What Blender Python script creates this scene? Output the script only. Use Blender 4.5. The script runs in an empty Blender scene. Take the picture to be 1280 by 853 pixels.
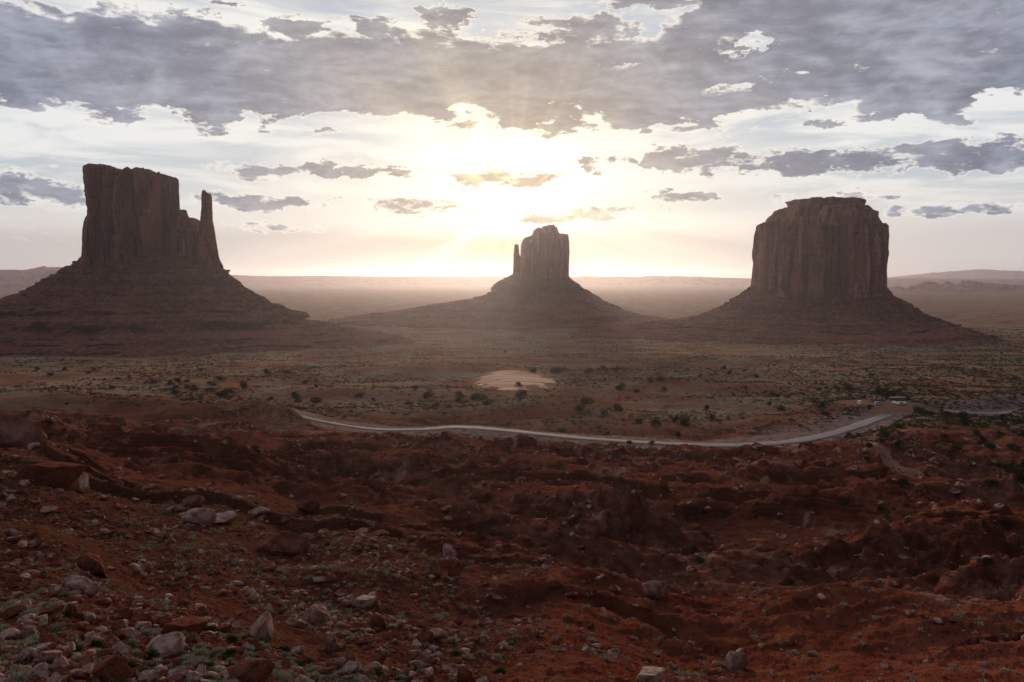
import bpy, math, random
import numpy as np
from mathutils import Vector

# ------------------------------------------------------------------ camera
W0, H0, F = 1280.0, 853.0, 996.0
PITCH = math.atan(78.5/F)
CA, SA = math.cos(PITCH), math.sin(PITCH)
scene = bpy.context.scene
col = scene.collection
cam_d = bpy.data.cameras.new('camera'); cam = bpy.data.objects.new('camera', cam_d); col.objects.link(cam)
cam_d.sensor_width = 36.0; cam_d.lens = 36.0*F/W0
cam_d.clip_start = 0.1; cam_d.clip_end = 120000
cam.location = (0, 0, 0); cam.rotation_euler = (math.radians(90)-PITCH, 0, 0)
scene.camera = cam

def ray(px, py):
    """direction through a photo pixel, scaled so that Y = 1: (X/Y, Z/Y)"""
    a = (px-640.0)/F; b = (426.5-py)/F
    Y = CA + b*SA
    return a/Y, (-SA + b*CA)/Y
def at(px, py, Y):
    u, t = ray(px, py)
    return np.array([u*Y, Y, t*Y])
def dirang(px, py):
    u, t = ray(px, py)
    return math.degrees(math.atan(u)), math.degrees(math.atan2(t, math.sqrt(1+u*u)))

# ------------------------------------------------------------------ light
SUN_PX = (630, 240)
SUN_AZ, SUN_EL = dirang(*SUN_PX)
sd = Vector((math.sin(math.radians(SUN_AZ))*math.cos(math.radians(SUN_EL)),
             math.cos(math.radians(SUN_AZ))*math.cos(math.radians(SUN_EL)), math.sin(math.radians(SUN_EL))))
sun_d = bpy.data.lights.new('sun', 'SUN'); sun = bpy.data.objects.new('sun', sun_d); col.objects.link(sun)
sun_d.energy = 2.0; sun_d.angle = math.radians(3); sun_d.color = (1.0, 0.71, 0.42)
sun.rotation_euler = (-sd).to_track_quat('-Z', 'Y').to_euler()
sun.location = (0, 0, 60)

scene.view_settings.view_transform = 'Standard'
scene.view_settings.look = 'None'
scene.view_settings.gamma = 1.0
scene.view_settings.exposure = 0.32
scene.view_settings.use_curve_mapping = False
scene.render.engine = 'CYCLES'
cy = scene.cycles
cy.use_denoising = True
cy.max_bounces = 4; cy.diffuse_bounces = 2; cy.glossy_bounces = 1; cy.transmission_bounces = 1
cy.volume_bounces = 0; cy.transparent_max_bounces = 6
cy.sample_clamp_indirect = 4.0

# ---- expression wrapper for shader maths
class N:
    def __init__(s, nt, sock): s.nt = nt; s.s = sock
    def _m(s, op, *o, clamp=False):
        n = s.nt.nodes.new('ShaderNodeMath'); n.operation = op; n.use_clamp = clamp
        for i, v in enumerate((s,)+o):
            if isinstance(v, N): s.nt.links.new(v.s, n.inputs[i])
            else: n.inputs[i].default_value = float(v)
        return N(s.nt, n.outputs[0])
    def __add__(s, o): return s._m('ADD', o)
    __radd__ = __add__
    def __sub__(s, o): return s._m('SUBTRACT', o)
    def __rsub__(s, o): return (s*-1)+o
    def __mul__(s, o): return s._m('MULTIPLY', o)
    __rmul__ = __mul__
    def __truediv__(s, o): return s._m('DIVIDE', o)
    def pw(s, o): return s._m('POWER', o)
    def exp(s): return s._m('EXPONENT')
    def mn(s, o): return s._m('MINIMUM', o)
    def mx(s, o): return s._m('MAXIMUM', o)
    def ab(s): return s._m('ABSOLUTE')
    def cl(s): return s._m('ADD', 0.0, clamp=True)
    def ss(s, a, b):
        n = s.nt.nodes.new('ShaderNodeMapRange'); n.interpolation_type = 'SMOOTHSTEP'
        s.nt.links.new(s.s, n.inputs[0]); n.inputs[1].default_value = a; n.inputs[2].default_value = b
        if a > b:
            n.inputs[1].default_value = b; n.inputs[2].default_value = a; n.inputs[3].default_value = 1; n.inputs[4].default_value = 0
        return N(s.nt, n.outputs[0])
def combine(nt, x, y, z):
    n = nt.nodes.new('ShaderNodeCombineXYZ')
    for i, v in enumerate((x, y, z)):
        if isinstance(v, N): nt.links.new(v.s, n.inputs[i])
        else: n.inputs[i].default_value = v
    return n.outputs[0]
def noise(nt, vec, scale, detail=6, rough=0.55, dist=0.0, dims='3D', lac=2.0):
    n = nt.nodes.new('ShaderNodeTexNoise'); n.noise_dimensions = dims
    n.inputs['Scale'].default_value = scale; n.inputs['Detail'].default_value = detail
    n.inputs['Roughness'].default_value = rough; n.inputs['Distortion'].default_value = dist
    n.inputs['Lacunarity'].default_value = lac
    if dims == '1D': nt.links.new(vec, n.inputs['W'])
    elif vec is not None: nt.links.new(vec, n.inputs['Vector'])
    return N(nt, n.outputs[0])
def mixc(nt, fac, a, b, mode='MIX'):
    n = nt.nodes.new('ShaderNodeMix'); n.data_type = 'RGBA'; n.blend_type = mode
    f, A, B = n.inputs[0], n.inputs[6], n.inputs[7]
    if isinstance(fac, N): nt.links.new(fac.s, f)
    else: f.default_value = fac
    for v, s in ((a, A), (b, B)):
        if isinstance(v, (tuple, list)): s.default_value = (v[0], v[1], v[2], 1)
        else: nt.links.new(v, s)
    return n.outputs[2]

# ------------------------------------------------------------------ sky
world = bpy.data.worlds.new('World'); scene.world = world; world.use_nodes = True
nt = world.node_tree; nt.nodes.clear()
out = nt.nodes.new('ShaderNodeOutputWorld'); bg = nt.nodes.new('ShaderNodeBackground')
BG = 0.1; bg.inputs[1].default_value = BG
nt.links.new(bg.outputs[0], out.inputs[0])
sky = nt.nodes.new('ShaderNodeTexSky'); sky.sky_type = 'NISHITA'; sky.sun_disc = False
sky.sun_elevation = math.radians(SUN_EL); sky.sun_rotation = math.radians(SUN_AZ)
sky.air_density = 1.2; sky.dust_density = 2.0; sky.ozone_density = 1.5; sky.altitude = 1600
tc = nt.nodes.new('ShaderNodeTexCoord'); sp = nt.nodes.new('ShaderNodeSeparateXYZ')
nrm = nt.nodes.new('ShaderNodeVectorMath'); nrm.operation = 'NORMALIZE'
nt.links.new(tc.outputs['Generated'], nrm.inputs[0]); nt.links.new(nrm.outputs[0], sp.inputs[0])
X, Y, Z = (N(nt, sp.outputs[i]) for i in range(3))
DEG = 180/math.pi
az = X._m('ARCTAN2', Y)*DEG
el = Z._m('ARCSINE')*DEG
def S(c, k=1.0): return tuple(v*k/BG for v in c)      # a radiance, divided by the background strength
# stretched direction coordinates: clouds lie flat
pv = combine(nt, X, Y, Z*2.6)
warp = nt.nodes.new('ShaderNodeTexNoise'); warp.inputs['Scale'].default_value = 9; warp.inputs['Detail'].default_value = 4
nt.links.new(pv, warp.inputs['Vector'])
wa = nt.nodes.new('ShaderNodeVectorMath'); wa.operation = 'MULTIPLY_ADD'
nt.links.new(warp.outputs[1], wa.inputs[0]); wa.inputs[1].default_value = (.05, .05, .05); nt.links.new(pv, wa.inputs[2])
pw_ = wa.outputs[0]
nbig = noise(nt, pw_, 4.5, 4, .5)
nmid = noise(nt, pw_, 13, 9, .62)
nfine = noise(nt, pw_, 34, 8, .62)
pc = combine(nt, X, Y, Z*6.0)
ncirr = noise(nt, pc, 5.0, 8, .6, .6)
# angle from the sun
dotn = nt.nodes.new('ShaderNodeVectorMath'); dotn.operation = 'DOT_PRODUCT'
nt.links.new(nrm.outputs[0], dotn.inputs[0]); dotn.inputs[1].default_value = tuple(sd)
ang = N(nt, dotn.outputs[1]).mn(1.0)._m('ARCCOSINE')*DEG
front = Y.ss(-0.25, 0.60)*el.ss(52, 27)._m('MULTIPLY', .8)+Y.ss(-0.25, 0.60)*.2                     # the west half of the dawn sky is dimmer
# clear sky: physical sky, veiled by thin high cloud
veil_f = (ncirr.ss(.36, .60)*.80 + .15).mn(.95)
warm = (ang*-1/13).exp()
veil_c = mixc(nt, warm.cl(), S((.86, .875, .88)), S((1.05, .95, .76)))
low = el.ss(9.0, 1.0)
veil_c = mixc(nt, low*.75*(1-warm*.5), veil_c, S((.80, .70, .63)))
base = mixc(nt, veil_f.mx(low*.9), mixc(nt, .7, sky.outputs[0], S((.47, .54, .67))), veil_c)
# glow of the veiled sun: part of the sky's own light
GAZ, GEL = dirang(640, 256)
dx = (az-GAZ); dy = (el-(GEL+2.0))
gl = ((dx*dx/46+dy*dy/9)*-1).exp()*.42
gl2 = ((dx*dx/7+(el-GEL-.3)*(el-GEL-.3)/4.0)*-1).exp()*1.2
gl3 = (ang*-1/9).exp()*.16
glow_c = mixc(nt, 1.0, S((1.0, .84, .50)), (1, 1, 1))
def scale_col(c, f):
    n = nt.nodes.new('ShaderNodeVectorMath'); n.operation = 'SCALE'
    if isinstance(c, (tuple, list)): n.inputs[0].default_value = c
    else: nt.links.new(c, n.inputs[0])
    nt.links.new(f.s, n.inputs['Scale']); return n.outputs[0]
def addc(a, b):
    n = nt.nodes.new('ShaderNodeVectorMath'); n.operation = 'ADD'
    nt.links.new(a, n.inputs[0]); nt.links.new(b, n.inputs[1]); return n.outputs[0]
base = addc(base, scale_col(S((1.0, .86, .58)), gl))
base = addc(base, scale_col(S((1.0, .82, .45)), gl2+gl3))
# low bank of cloud under the sun, with shafts fanning from the sun
rr_ = (dx*dx+(el-GEL)*(el-GEL)).pw(.5)+.05
rays = noise(nt, combine(nt, dx/rr_, (el-GEL)/rr_, 0.0), 3.1, 3, .55)
bank = (el + (nbig-.5)*2.2).ss(3.9, 2.4)*(nbig*.5+.55)
bank_warm = (dx.ab()*-1/9).exp()
bank_c = mixc(nt, bank_warm.cl(), S((.74, .69, .69)), S((.82, .50, .19)))
bank_c = scale_col(bank_c, (rays.ss(.3, .7)*.60*(dx.ab()*-1/22).exp()+.68))
base = mixc(nt, (bank*.80).cl(), base, bank_c)
# ---- placed clouds: (px, py, half width px, half height px, weight)
wf = nt.nodes.new('ShaderNodeTexNoise'); wf.inputs['Scale'].default_value = 26; wf.inputs['Detail'].default_value = 7; wf.inputs['Roughness'].default_value = .68
nt.links.new(pv, wf.inputs['Vector'])
wsp = nt.nodes.new('ShaderNodeSeparateColor'); nt.links.new(wf.outputs[1], wsp.inputs[0])
azw = az + (N(nt, wsp.outputs[0])-.5)*7.0; elw = el + (N(nt, wsp.outputs[1])-.5)*2.6
def deg2(px, py, w, h):
    a, e = dirang(px, py); a2, _ = dirang(px+w, py); _, e2 = dirang(px, py-h)
    return a, e, max(abs(a2-a), .05), max(abs(e2-e), .05)
CL = [(414,214,135,9,1.0),(330,218,45,9,.7),(630,224,72,12,1.05),(560,236,35,6,.7),(690,216,30,8,.5),(740,210,16,8,.9),(775,202,22,6,.8),(835,198,36,19,1.1),(905,200,74,17,1.0),
      (1000,202,64,18,1.05),(1085,200,80,17,1.05),(1150,194,55,16,.9),(1230,196,80,23,1.1),(858,247,52,9,1.0),(1075,246,60,8,.8),(980,248,24,8,.6),(1024,153,24,10,.9),(890,160,40,16,.5),
      (520,258,80,10,.85),(460,250,45,6,.6),(735,266,62,8,.8),(800,272,50,6,.5),(40,238,80,20,.85),(80,256,70,9,.7),(330,252,80,11,.8),(1190,262,100,12,.8),(700,270,60,7,.7),(330,285,90,8,.5),
      (560,20,26,18,1.0),(470,36,40,18,1.0),(375,38,38,13,1.0),(235,14,34,6,.9),(280,6,26,6,.8),(210,30,30,8,.7),(35,14,60,9,.8),(150,22,18,8,.7),(820,5,70,9,1.0),(690,32,40,12,1.0),
      (745,38,45,18,.9),(1230,40,90,30,.7),(1110,60,140,40,.6),(250,160,60,9,.6),(110,150,70,12,.4),(585,155,26,8,.6),(690,160,60,8,.5),(940,120,60,18,.5),(1180,150,40,14,.5)]
GAP = [(945,52,20,12,.8),(920,62,45,5,.5),(640,52,50,8,.5),(985,97,38,5,.55),(900,112,34,8,.6),(1040,125,75,8,.45),(960,148,50,9,.5),(1190,70,90,6,.25),(780,85,50,6,.3),(1240,135,70,8,.3)]
m = None
def gauss(c):
    a, e, w, h = deg2(*c[:4])
    gx = (azw-a)/w; gy = (elw-e)/h
    q = gx*gx+gy*gy; return ((q*q)*-.8).exp()*(c[4]*1.05)
for c in CL:
    g = gauss(c); m = g if m is None else m.mx(g)
# the great deck, el between its lower and upper edges
e_lo = dirang(640, 150)[1]; e_hi = dirang(640, 42)[1]
eln = el + (nmid-.5)*5.0 + (nbig-.5)*2.0 + az.ss(-2, -22)*.8 + az.ss(2, 9)*.5 + az.ss(14, 26)*.5
up = (az-dirang(800, 40)[0]).ss(0, 7)*3.4 - (az.ab()-0).ss(18, 34)*.0
deck = eln.ss(e_lo-.7, e_lo+1.0)*((eln-up).ss(e_hi+1.6, e_hi-1.2))*1.1
deck = deck*1.14
over = (el+(nmid-.5)*6+(nbig-.5)*14).ss(22.5, 26)*.9     # more broken deck above the frame
for c in GAP: deck = deck - gauss(c)*.9
mask = m.mx(deck).mx(over)
dens = mask + (nmid-.5)*1.7 + (nfine-.5)*2.1
d = dens.ss(.37, .70)
thick = dens.ss(.50, .92)
shade = noise(nt, pw_, 8, 6, .55)*.55 + nmid*.30 + noise(nt, pc, 16, 6, .6)*.30 - .07
psv = nt.nodes.new('ShaderNodeVectorMath'); psv.operation = 'MULTIPLY_ADD'      # the same noise a little nearer the sun: lit and shaded billows
nt.links.new(pw_, psv.inputs[0]); psv.inputs[1].default_value = (.965, .965, .965); psv.inputs[2].default_value = (sd.x*.035, sd.y*.035, sd.z*2.6*.035)
lit = (nmid-noise(nt, psv.outputs[0], 13, 9, .62))*2.2 + (nbig-noise(nt, psv.outputs[0], 4.5, 4, .5))*2.0
core = mixc(nt, (shade+lit*.12).ss(.39, .63), S((.185, .205, .285)), S((.335, .36, .445)))
core = mixc(nt, (ang*-1/6.5).exp()*1.15, core, S((.56, .37, .17)))
core = mixc(nt, ((ang*-1/12).exp()*.55).cl(), core, S((.60, .52, .42)))
edge = mixc(nt, ((ang*-1/12).exp()).cl(), S((.93, .91, .89)), S((1.35, 1.12, .75)))
core = scale_col(core, (lit*.42+1.0).mx(.65))
cc = mixc(nt, thick, edge, core)
skyc = mixc(nt, d*.93, base, cc)
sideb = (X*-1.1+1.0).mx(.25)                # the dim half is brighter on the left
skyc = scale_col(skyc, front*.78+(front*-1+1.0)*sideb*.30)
below = el.ss(-.5, -3)
skyc = mixc(nt, below, skyc, S((.20, .14, .11)))
shaft = rays.ss(.47, .66)*(ang*-1/7.5).exp()*(rr_.ss(1.5, 4.0))
skyc = addc(skyc, scale_col(S((1.0, .76, .38)), shaft*(el.ss(11, 7)*.35+.30)))
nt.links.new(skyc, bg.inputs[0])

# ------------------------------------------------------------------ numeric noise
def _hash(ix, iy, iz, seed):
    h = (ix.astype(np.uint32)*np.uint32(374761393) + iy.astype(np.uint32)*np.uint32(668265263)
         + iz.astype(np.uint32)*np.uint32(2246822519) + np.uint32(seed)*np.uint32(3266489917))
    h = (h ^ (h >> np.uint32(13)))*np.uint32(1274126177)
    h = (h ^ (h >> np.uint32(15)))*np.uint32(2246822519)
    return h ^ (h >> np.uint32(16))
_G = np.random.RandomState(5).randn(256, 3); _G /= np.linalg.norm(_G, axis=1)[:, None]; _G = _G.astype(np.float32)
_A = np.linspace(0, 2*np.pi, 256, endpoint=False); _GX = np.cos(_A).astype(np.float32); _GY = np.sin(_A).astype(np.float32)
def p2(x, y, seed=0):
    x = np.asarray(x, dtype=np.float64); y = np.asarray(y, dtype=np.float64)
    x0 = np.floor(x); y0 = np.floor(y); fx = (x-x0).astype(np.float32); fy = (y-y0).astype(np.float32)
    ix = x0.astype(np.int64); iy = y0.astype(np.int64); z = np.zeros(1, np.int64)
    u = fx*fx*fx*(fx*(fx*6-15)+10); v = fy*fy*fy*(fy*(fy*6-15)+10)
    def g(i, j):
        k = _hash(ix+i, iy+j, z, seed) & np.uint32(255)
        return _GX[k]*(fx-i) + _GY[k]*(fy-j)
    a = g(0, 0); a += u*(g(1, 0)-a); b = g(0, 1); b += u*(g(1, 1)-b)
    return (a+v*(b-a))*1.5
def p3(x, y, z, seed=0):
    x0 = np.floor(x); y0 = np.floor(y); z0 = np.floor(z); fx = x-x0; fy = y-y0; fz = z-z0
    ix = x0.astype(np.int64); iy = y0.astype(np.int64); iz = z0.astype(np.int64)
    f = lambda t: t*t*t*(t*(t*6-15)+10)
    u, v, w = f(fx), f(fy), f(fz)
    def g(i, j, k):
        q = _G[_hash(ix+i, iy+j, iz+k, seed) & np.uint32(255)]
        return q[..., 0]*(fx-i)+q[..., 1]*(fy-j)+q[..., 2]*(fz-k)
    def l(a, b, t): return a+t*(b-a)
    return l(l(l(g(0,0,0), g(1,0,0), u), l(g(0,1,0), g(1,1,0), u), v), l(l(g(0,0,1), g(1,0,1), u), l(g(0,1,1), g(1,1,1), u), v), w)*1.5
def fb2(x, y, n=4, seed=0, rough=.5):
    s = 0; a = 1
    for i in range(n): s = s + a*p2(x*2**i+i*17.3, y*2**i-i*9.1, seed+i); a *= rough
    return s
def fb3(x, y, z, n=4, seed=0, rough=.5):
    s = 0; a = 1
    for i in range(n): s = s + a*p3(x*2**i+i*17.3, y*2**i-i*9.1, z*2**i+i*3.7, seed+i); a *= rough
    return s
def rdg(x, y, n=4, seed=0, rough=.5):
    s = 0; a = 1; t = 0
    for i in range(n): s = s + a*(1-2*np.abs(p2(x*2**i+i*11.3, y*2**i-i*7.7, seed+i))); t += a; a *= rough
    return s/t
def sst(x, a, b):
    t = np.clip((x-a)/(b-a), 0, 1); return t*t*(3-2*t)

# ------------------------------------------------------------------ lie of the land
COMMON = [(465, 800), (440, 1400), (420, 1950), (401, 2700)]
COLS = {
 -120: [(853,20),(750,34),(650,54),(600,72),(556,100),(546,210),(528,290),(508,400),(492,520)],
 0:   [(853,22),(750,38),(650,60),(600,80),(562,105),(552,200),(530,290),(508,400),(492,520)],
 200: [(853,26),(750,45),(680,66),(630,95),(604,128),(582,180),(552,270),(518,380),(495,510)],
 400: [(853,32),(780,46),(720,64),(670,92),(634,130),(608,175),(578,240),(552,310),(522,420),(495,550)],
 640: [(853,40),(780,56),(720,80),(670,115),(634,160),(606,210),(580,265),(553,335),(528,410),(498,540)],
 900: [(853,48),(780,68),(720,95),(670,130),(634,175),(606,220),(582,275),(559,330),(532,400),(500,530)],
 1280:[(853,46),(780,64),(720,90),(670,128),(634,172),(602,215),(572,265),(547,320),(522,400),(500,490)],
 1400:[(853,44),(780,62),(720,88),(670,125),(634,168),(600,210),(570,260),(545,320),(522,400),(500,490)]}
LG = np.linspace(math.log(.5), math.log(60000), 900)
tab = []; tha = []
for px, pts in COLS.items():
    R = [.5, 3, 6, 13]; Zz = [-1.75, -2.0, -4.6, -9.6]
    for (py, Yd) in pts + COMMON:
        u, t = ray(px, py); R.append(Yd*math.sqrt(1+u*u)); Zz.append(t*Yd)
    for r, z in ((4200, -150), (7000, -154), (12000, -157), (20000, -160), (60000, -168)): R.append(r); Zz.append(z)
    zz = np.interp(LG, np.log(R), Zz)
    k = np.exp(-np.linspace(-2, 2, 17)**2); k /= k.sum()
    zs = np.convolve(np.pad(zz, 8, mode='edge'), k, mode='valid')
    tab.append(zs); tha.append(math.atan((px-640)/F))
tab = np.array(tab); tha = np.array(tha)
def base_h(x, y):
    r = np.hypot(x, y); th = np.arctan2(x, y)
    lf = np.clip((np.log(np.maximum(r, .5))-LG[0])/(LG[1]-LG[0]), 0, len(LG)-1.001)
    li = lf.astype(int); lf = lf-li
    tf = np.interp(th, tha, np.arange(len(tha))); ti = np.clip(tf.astype(int), 0, len(tha)-2); tf = tf-ti
    tf = tf*tf*(3-2*tf)
    a = tab[ti, li]*(1-lf)+tab[ti, li+1]*lf; b = tab[ti+1, li]*(1-lf)+tab[ti+1, li+1]*lf
    return a*(1-tf)+b*tf

# hills set where they stand: (px, Y, half width m, half depth m, height m)
HILLS = [(120,400,75,24,7.0),(20,330,60,22,5.0),(300,360,46,20,7.5),(345,372,24,12,5),(215,300,44,16,5.5),(80,240,40,16,4),
         (430,290,30,14,4.5),(575,305,28,15,6.5),(655,262,34,18,6.0),(735,240,26,16,5),(520,215,36,14,4.0),(310,200,40,14,4),
         (930,285,38,24,10.5),(1010,262,34,20,8.5),(1060,235,26,16,4),(900,215,40,22,6),(1000,190,36,18,6.5),(860,165,26,16,3.5),
         (1180,250,36,16,4),(1250,170,34,10,7.5),(1150,150,28,10,4.5),(1230,300,50,22,6),(1110,120,22,8,2.6),
         (690,470,42,34,6.5),(640,555,70,45,2.0),(800,610,80,40,4),(900,520,50,20,3),(1090,455,34,18,4.5),(1020,600,80,40,5),
         (560,800,120,40,5),(860,760,130,30,6),(1150,760,120,40,6),(420,560,70,20,3),(740,180,20,10,3),(560,130,18,8,2.4),
         (960,1000,200,40,8),(700,1100,160,50,6),(460,1350,180,60,9)]
def feat(x, y):
    z = 0
    for (px, Yc, w, dd, a) in HILLS:
        xc = (px-640)/F*Yc
        # a little skew and a steeper far side
        wx = (x-xc)+6*p2(x*.02+Yc, y*.02, 91); wy = (y-Yc)+8*p2(x*.03, y*.03+Yc, 92)
        q = (wx/w)**2+(wy/dd)**2
        a_ = a*(.62 if Yc < 360 else 1)
        z = z + a_*np.exp(-q**1.15)
    return z

# the gravel road: photo points and depths
ROAD = [(300,505,470),(345,511,440),(375,520,400),(400,526,385),(440,533,366),(480,537,352),(530,536.5,348),(570,534,352),(610,536,350),(660,541,343),
        (720,547,337),(790,552,331),(850,555,326),(910,556.5,324),(965,554,330),(1010,548.5,344),(1050,539,368),(1085,527,402),(1108,519,428),(1128,511,446),(1150,509,462),(1190,514,470),(1240,516.5,478),(1290,513,500),(1400,508,540)]
rp = np.array([at(*p) for p in ROAD])
def catmull(P, n=14):
    o = []
    for i in range(len(P)-1):
        a, b, c, d = P[max(i-1, 0)], P[i], P[i+1], P[min(i+2, len(P)-1)]
        for k in range(n):
            t = k/n
            o.append(.5*((2*b)+(-a+c)*t+(2*a-5*b+4*c-d)*t*t+(-a+3*b-3*c+d)*t**3))
    o.append(P[-1]); return np.array(o)
RC = catmull(rp, 26)
_k = (RC[:, 0]/RC[:, 1] > -.272) & (RC[:, 0]/RC[:, 1] < .66); RU = (RC[:, 0]/RC[:, 1])[_k]; RY = RC[:, 1][_k]; RT = (RC[:, 2]/RC[:, 1])[_k]
TRACKS = [[(1063,462,860),(1068,474,700),(1062,483,600),(1075,492,530),(1095,500,470)],
          [(1180,484,600),(1205,490,560),(1240,498,520),(1290,506,500)],
          [(500,430,1500),(560,446,1150),(600,455,1000)],[(470,413,1900),(560,408,2200),(640,412,2100)]]
TRACKS += [[(1000,562,318),(1045,572,300),(1080,590,262),(1120,610,230),(1180,625,210)]]
TRC = [catmull(np.array([at(*p) for p in t])) for t in TRACKS]
def near_line(x, y, C):
    """distance to and height of the nearest point of a polyline"""
    best = np.full(x.shape, 1e9); zz = np.zeros(x.shape)
    m = (x > C[:, 0].min()-60) & (x < C[:, 0].max()+60) & (y > C[:, 1].min()-60) & (y < C[:, 1].max()+60)
    xs, ys = x[m], y[m]; bb = np.full(xs.shape, 1e9); zb = np.zeros(xs.shape)
    for i in range(0, len(C)-1):
        a, b = C[i], C[i+1]; d = b-a; L = d[0]**2+d[1]**2+1e-9
        t = np.clip(((xs-a[0])*d[0]+(ys-a[1])*d[1])/L, 0, 1)
        q = (xs-a[0]-t*d[0])**2+(ys-a[1]-t*d[1])**2
        k = q < bb; bb[k] = q[k]; zb[k] = (a[2]+t*d[2])[k]
    best[m] = np.sqrt(bb); zz[m] = zb
    return best, zz
PARK = at(1098, 504, 452); DUNE = at(643, 474, 685)
def land(x, y, masks=False):
    x = np.asarray(x, float); y = np.asarray(y, float)
    r = np.hypot(x, y); th = np.arctan2(x, y)
    z = base_h(x, y)
    wx = x+14*p2(x*.012, y*.012, 3); wy = y+14*p2(x*.012, y*.012, 4)
    left = sst(-th, .02, .30)                                # the rocky slope on the left comes nearer
    r0 = 74+80*left
    d, rz = near_line(x, y, RC)
    bad = sst(r, r0*.55, r0*1.5)*(1-sst(r, 330, 430)); calm = 1-.72*(1-sst(d, 12, 62)); badc = bad; bad = bad*calm
    plain = sst(r, 330, 480)
    # badlands: ridges, gullies, ledges
    rg = rdg(wx*.012, wy*.021, 5, 11, .52)
    rug = sst(fb2(x*.013+2, y*.017, 3, 13), -.12, .30)
    gul = rdg(wx*.028+3, wy*.028, 4, 21, .55)
    z = z + feat(x, y)*(1-.0*plain) + bad*((rg-.55)*(5.0+4.5*rug) - sst(gul, .62, .95)*1.6)
    z = z + plain*(1-sst(r, 3000, 9000))*(3.2*fb2(x*.0045, y*.0075, 4, 31) + 1.0*fb2(x*.03, y*.04, 2, 37)*(1-sst(r, 900, 1800)))
    z = z + sst(r, 2500, 8000)*(1-sst(r, 30000, 40000))*5*fb2(x*.0006, y*.0009, 3, 41)
    z = z + 1.1*sst(r, 18, 60)*(1-plain)*fb2(x*.045, y*.045, 3, 51)
    # benches: hard beds that break off in low scarps and dip gently away
    ph = y*.021+x*.005+1.25*fb2(x*.011, y*.009, 3, 101)+.16*fb2(x*.06, y*.06, 3, 105, .6); f = ph-np.floor(ph)
    am = sst(p2(x*.014+np.floor(ph)*7.3, y*.006, 107), -.25, .25)
    z = z + bad*(1-.55*sst(r, 270, 360))*4.2*am*(sst(f, 0, .085)*(1-f)**1.2-.25)
    ph = y*.052+x*.017+1.1*fb2(x*.024, y*.02, 3, 111)+.2*fb2(x*.12, y*.12, 2, 115); f = ph-np.floor(ph)
    am = sst(p2(x*.03+np.floor(ph)*5.1, y*.013, 117), -.1, .35)
    z = z + sst(r, 60, 110)*(1-sst(r, 420, 700))*1.9*am*(sst(f, 0, .10)*(1-f)-.2)
    # ledges in flat-lying strata
    step = 3.1; zq = (z + 1.3*fb2(x*.012, y*.012, 2, 61))/step
    f = zq-np.floor(zq); tz = (np.floor(zq)+sst(f, .62, .96))*step - 1.3*fb2(x*.012, y*.012, 2, 61)
    lm = np.clip(bad+.35*plain*(1-sst(r, 700, 1000)), 0, 1)*np.maximum(sst(fb2(x*.016, y*.016, 2, 63), -.1, .30), rug*.8)
    z = z*(1-.80*lm) + tz*.80*lm
    step = .95; zq = z/step; f = zq-np.floor(zq); tz = (np.floor(zq)+sst(f, .55, .95))*step
    lm2 = bad*sst(fb2(x*.03, y*.03, 2, 67), -.05, .35)*.65
    z = z*(1-lm2)+tz*lm2
    # keep the ground between the rim and the road below the road
    uu = x/np.maximum(y, 1e-3)
    Yr = np.interp(uu, RU, RY); tr_ = np.interp(uu, RU, RT)
    lim = (tr_-.0050)*y - .5 + .5*p2(x*.05, y*.05, 69); k = 1.0
    inn = (y > 60) & (y < Yr-4) & (uu > RU[0]) & (uu < RU[-1])
    ex = sst(uu, RU[0], RU[0]+.04)*(1-sst(uu, RU[-1]-.04, RU[-1]))*sst(y, 60, 120)
    zc = lim - k*np.log1p(np.exp(np.clip((lim-z)/k, -30, 30))) if False else np.minimum(z, lim)+0*z
    h_ = np.clip(.5+.5*(lim-z)/1.2, 0, 1); zc = lim*(1-h_)+z*h_-1.2*h_*(1-h_)
    z = np.where(inn, z*(1-ex)+zc*ex, z)
    # small relief, faded where the grid cannot hold it
    z = z + .30*(1-sst(r, 500, 900))*sst(r, 12, 30)*fb2(x*.22, y*.22, 3, 71)*(.5+.8*bad)
    z = z + .22*(1-sst(r, 160, 320))*sst(r, 10, 25)*(np.abs(fb2(x*.55, y*.55, 4, 75, .6)))
    z = z + (1-sst(r, 350, 600))*bad*(.25+1.0*rug)*3.4*(np.abs(p2(wx*.05, wy*.06, 77))+.5*np.abs(p2(wx*.11, wy*.12, 78))+.30*np.abs(p2(x*.24, y*.24, 79))+.16*np.abs(p2(x*.5, y*.5, 80))-.45)
    z = z + .035*(1-sst(r, 60, 120))*fb2(x*3.5, y*3.5, 2, 79)
    # road bed and parking
    w = 1-sst(d, 5.5, 24); bad = badc; z = z*(1-w)+(rz-.25)*w
    dp = np.hypot((x-PARK[0])/1.7, (y-PARK[1])); w = 1-sst(dp, 10, 26); z = z*(1-w)+(PARK[2]+ .02*(y-PARK[1]))*w
    dq = np.hypot((x-DUNE[0])/37, (y-DUNE[1])/118); w = 1-sst(dq, .85, 1.45)
    zd = -81.0-.047*(y-575)+.9*p2(x*.03+.02*y, y*.012, 83)-.0029*(x-DUNE[0])**2
    z = z*(1-w)+zd*w
    tr = np.full(x.shape, 1e9)
    for C in TRC:
        q, _ = near_line(x, y, C); tr = np.minimum(tr, q)
    if not masks: return z
    # dune: a low back of bare sand
    dx_ = (x-DUNE[0])/35+.25*p2(x*.03, y*.03, 81); dy_ = (y-DUNE[1])/112+.25*p2(x*.03, y*.02, 82)
    dune = 1-sst(np.hypot(dx_, dy_)+.22*fb2(x*.07, y*.03, 4, 84, .6)+.25*sst(-(y-DUNE[1]), 40, 110)*np.abs(fb2(x*.15, y*.05, 3, 86)), .80, .96)
    scrub = plain*(.85+.40*fb2(x*.006, y*.010, 4, 85))
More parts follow.
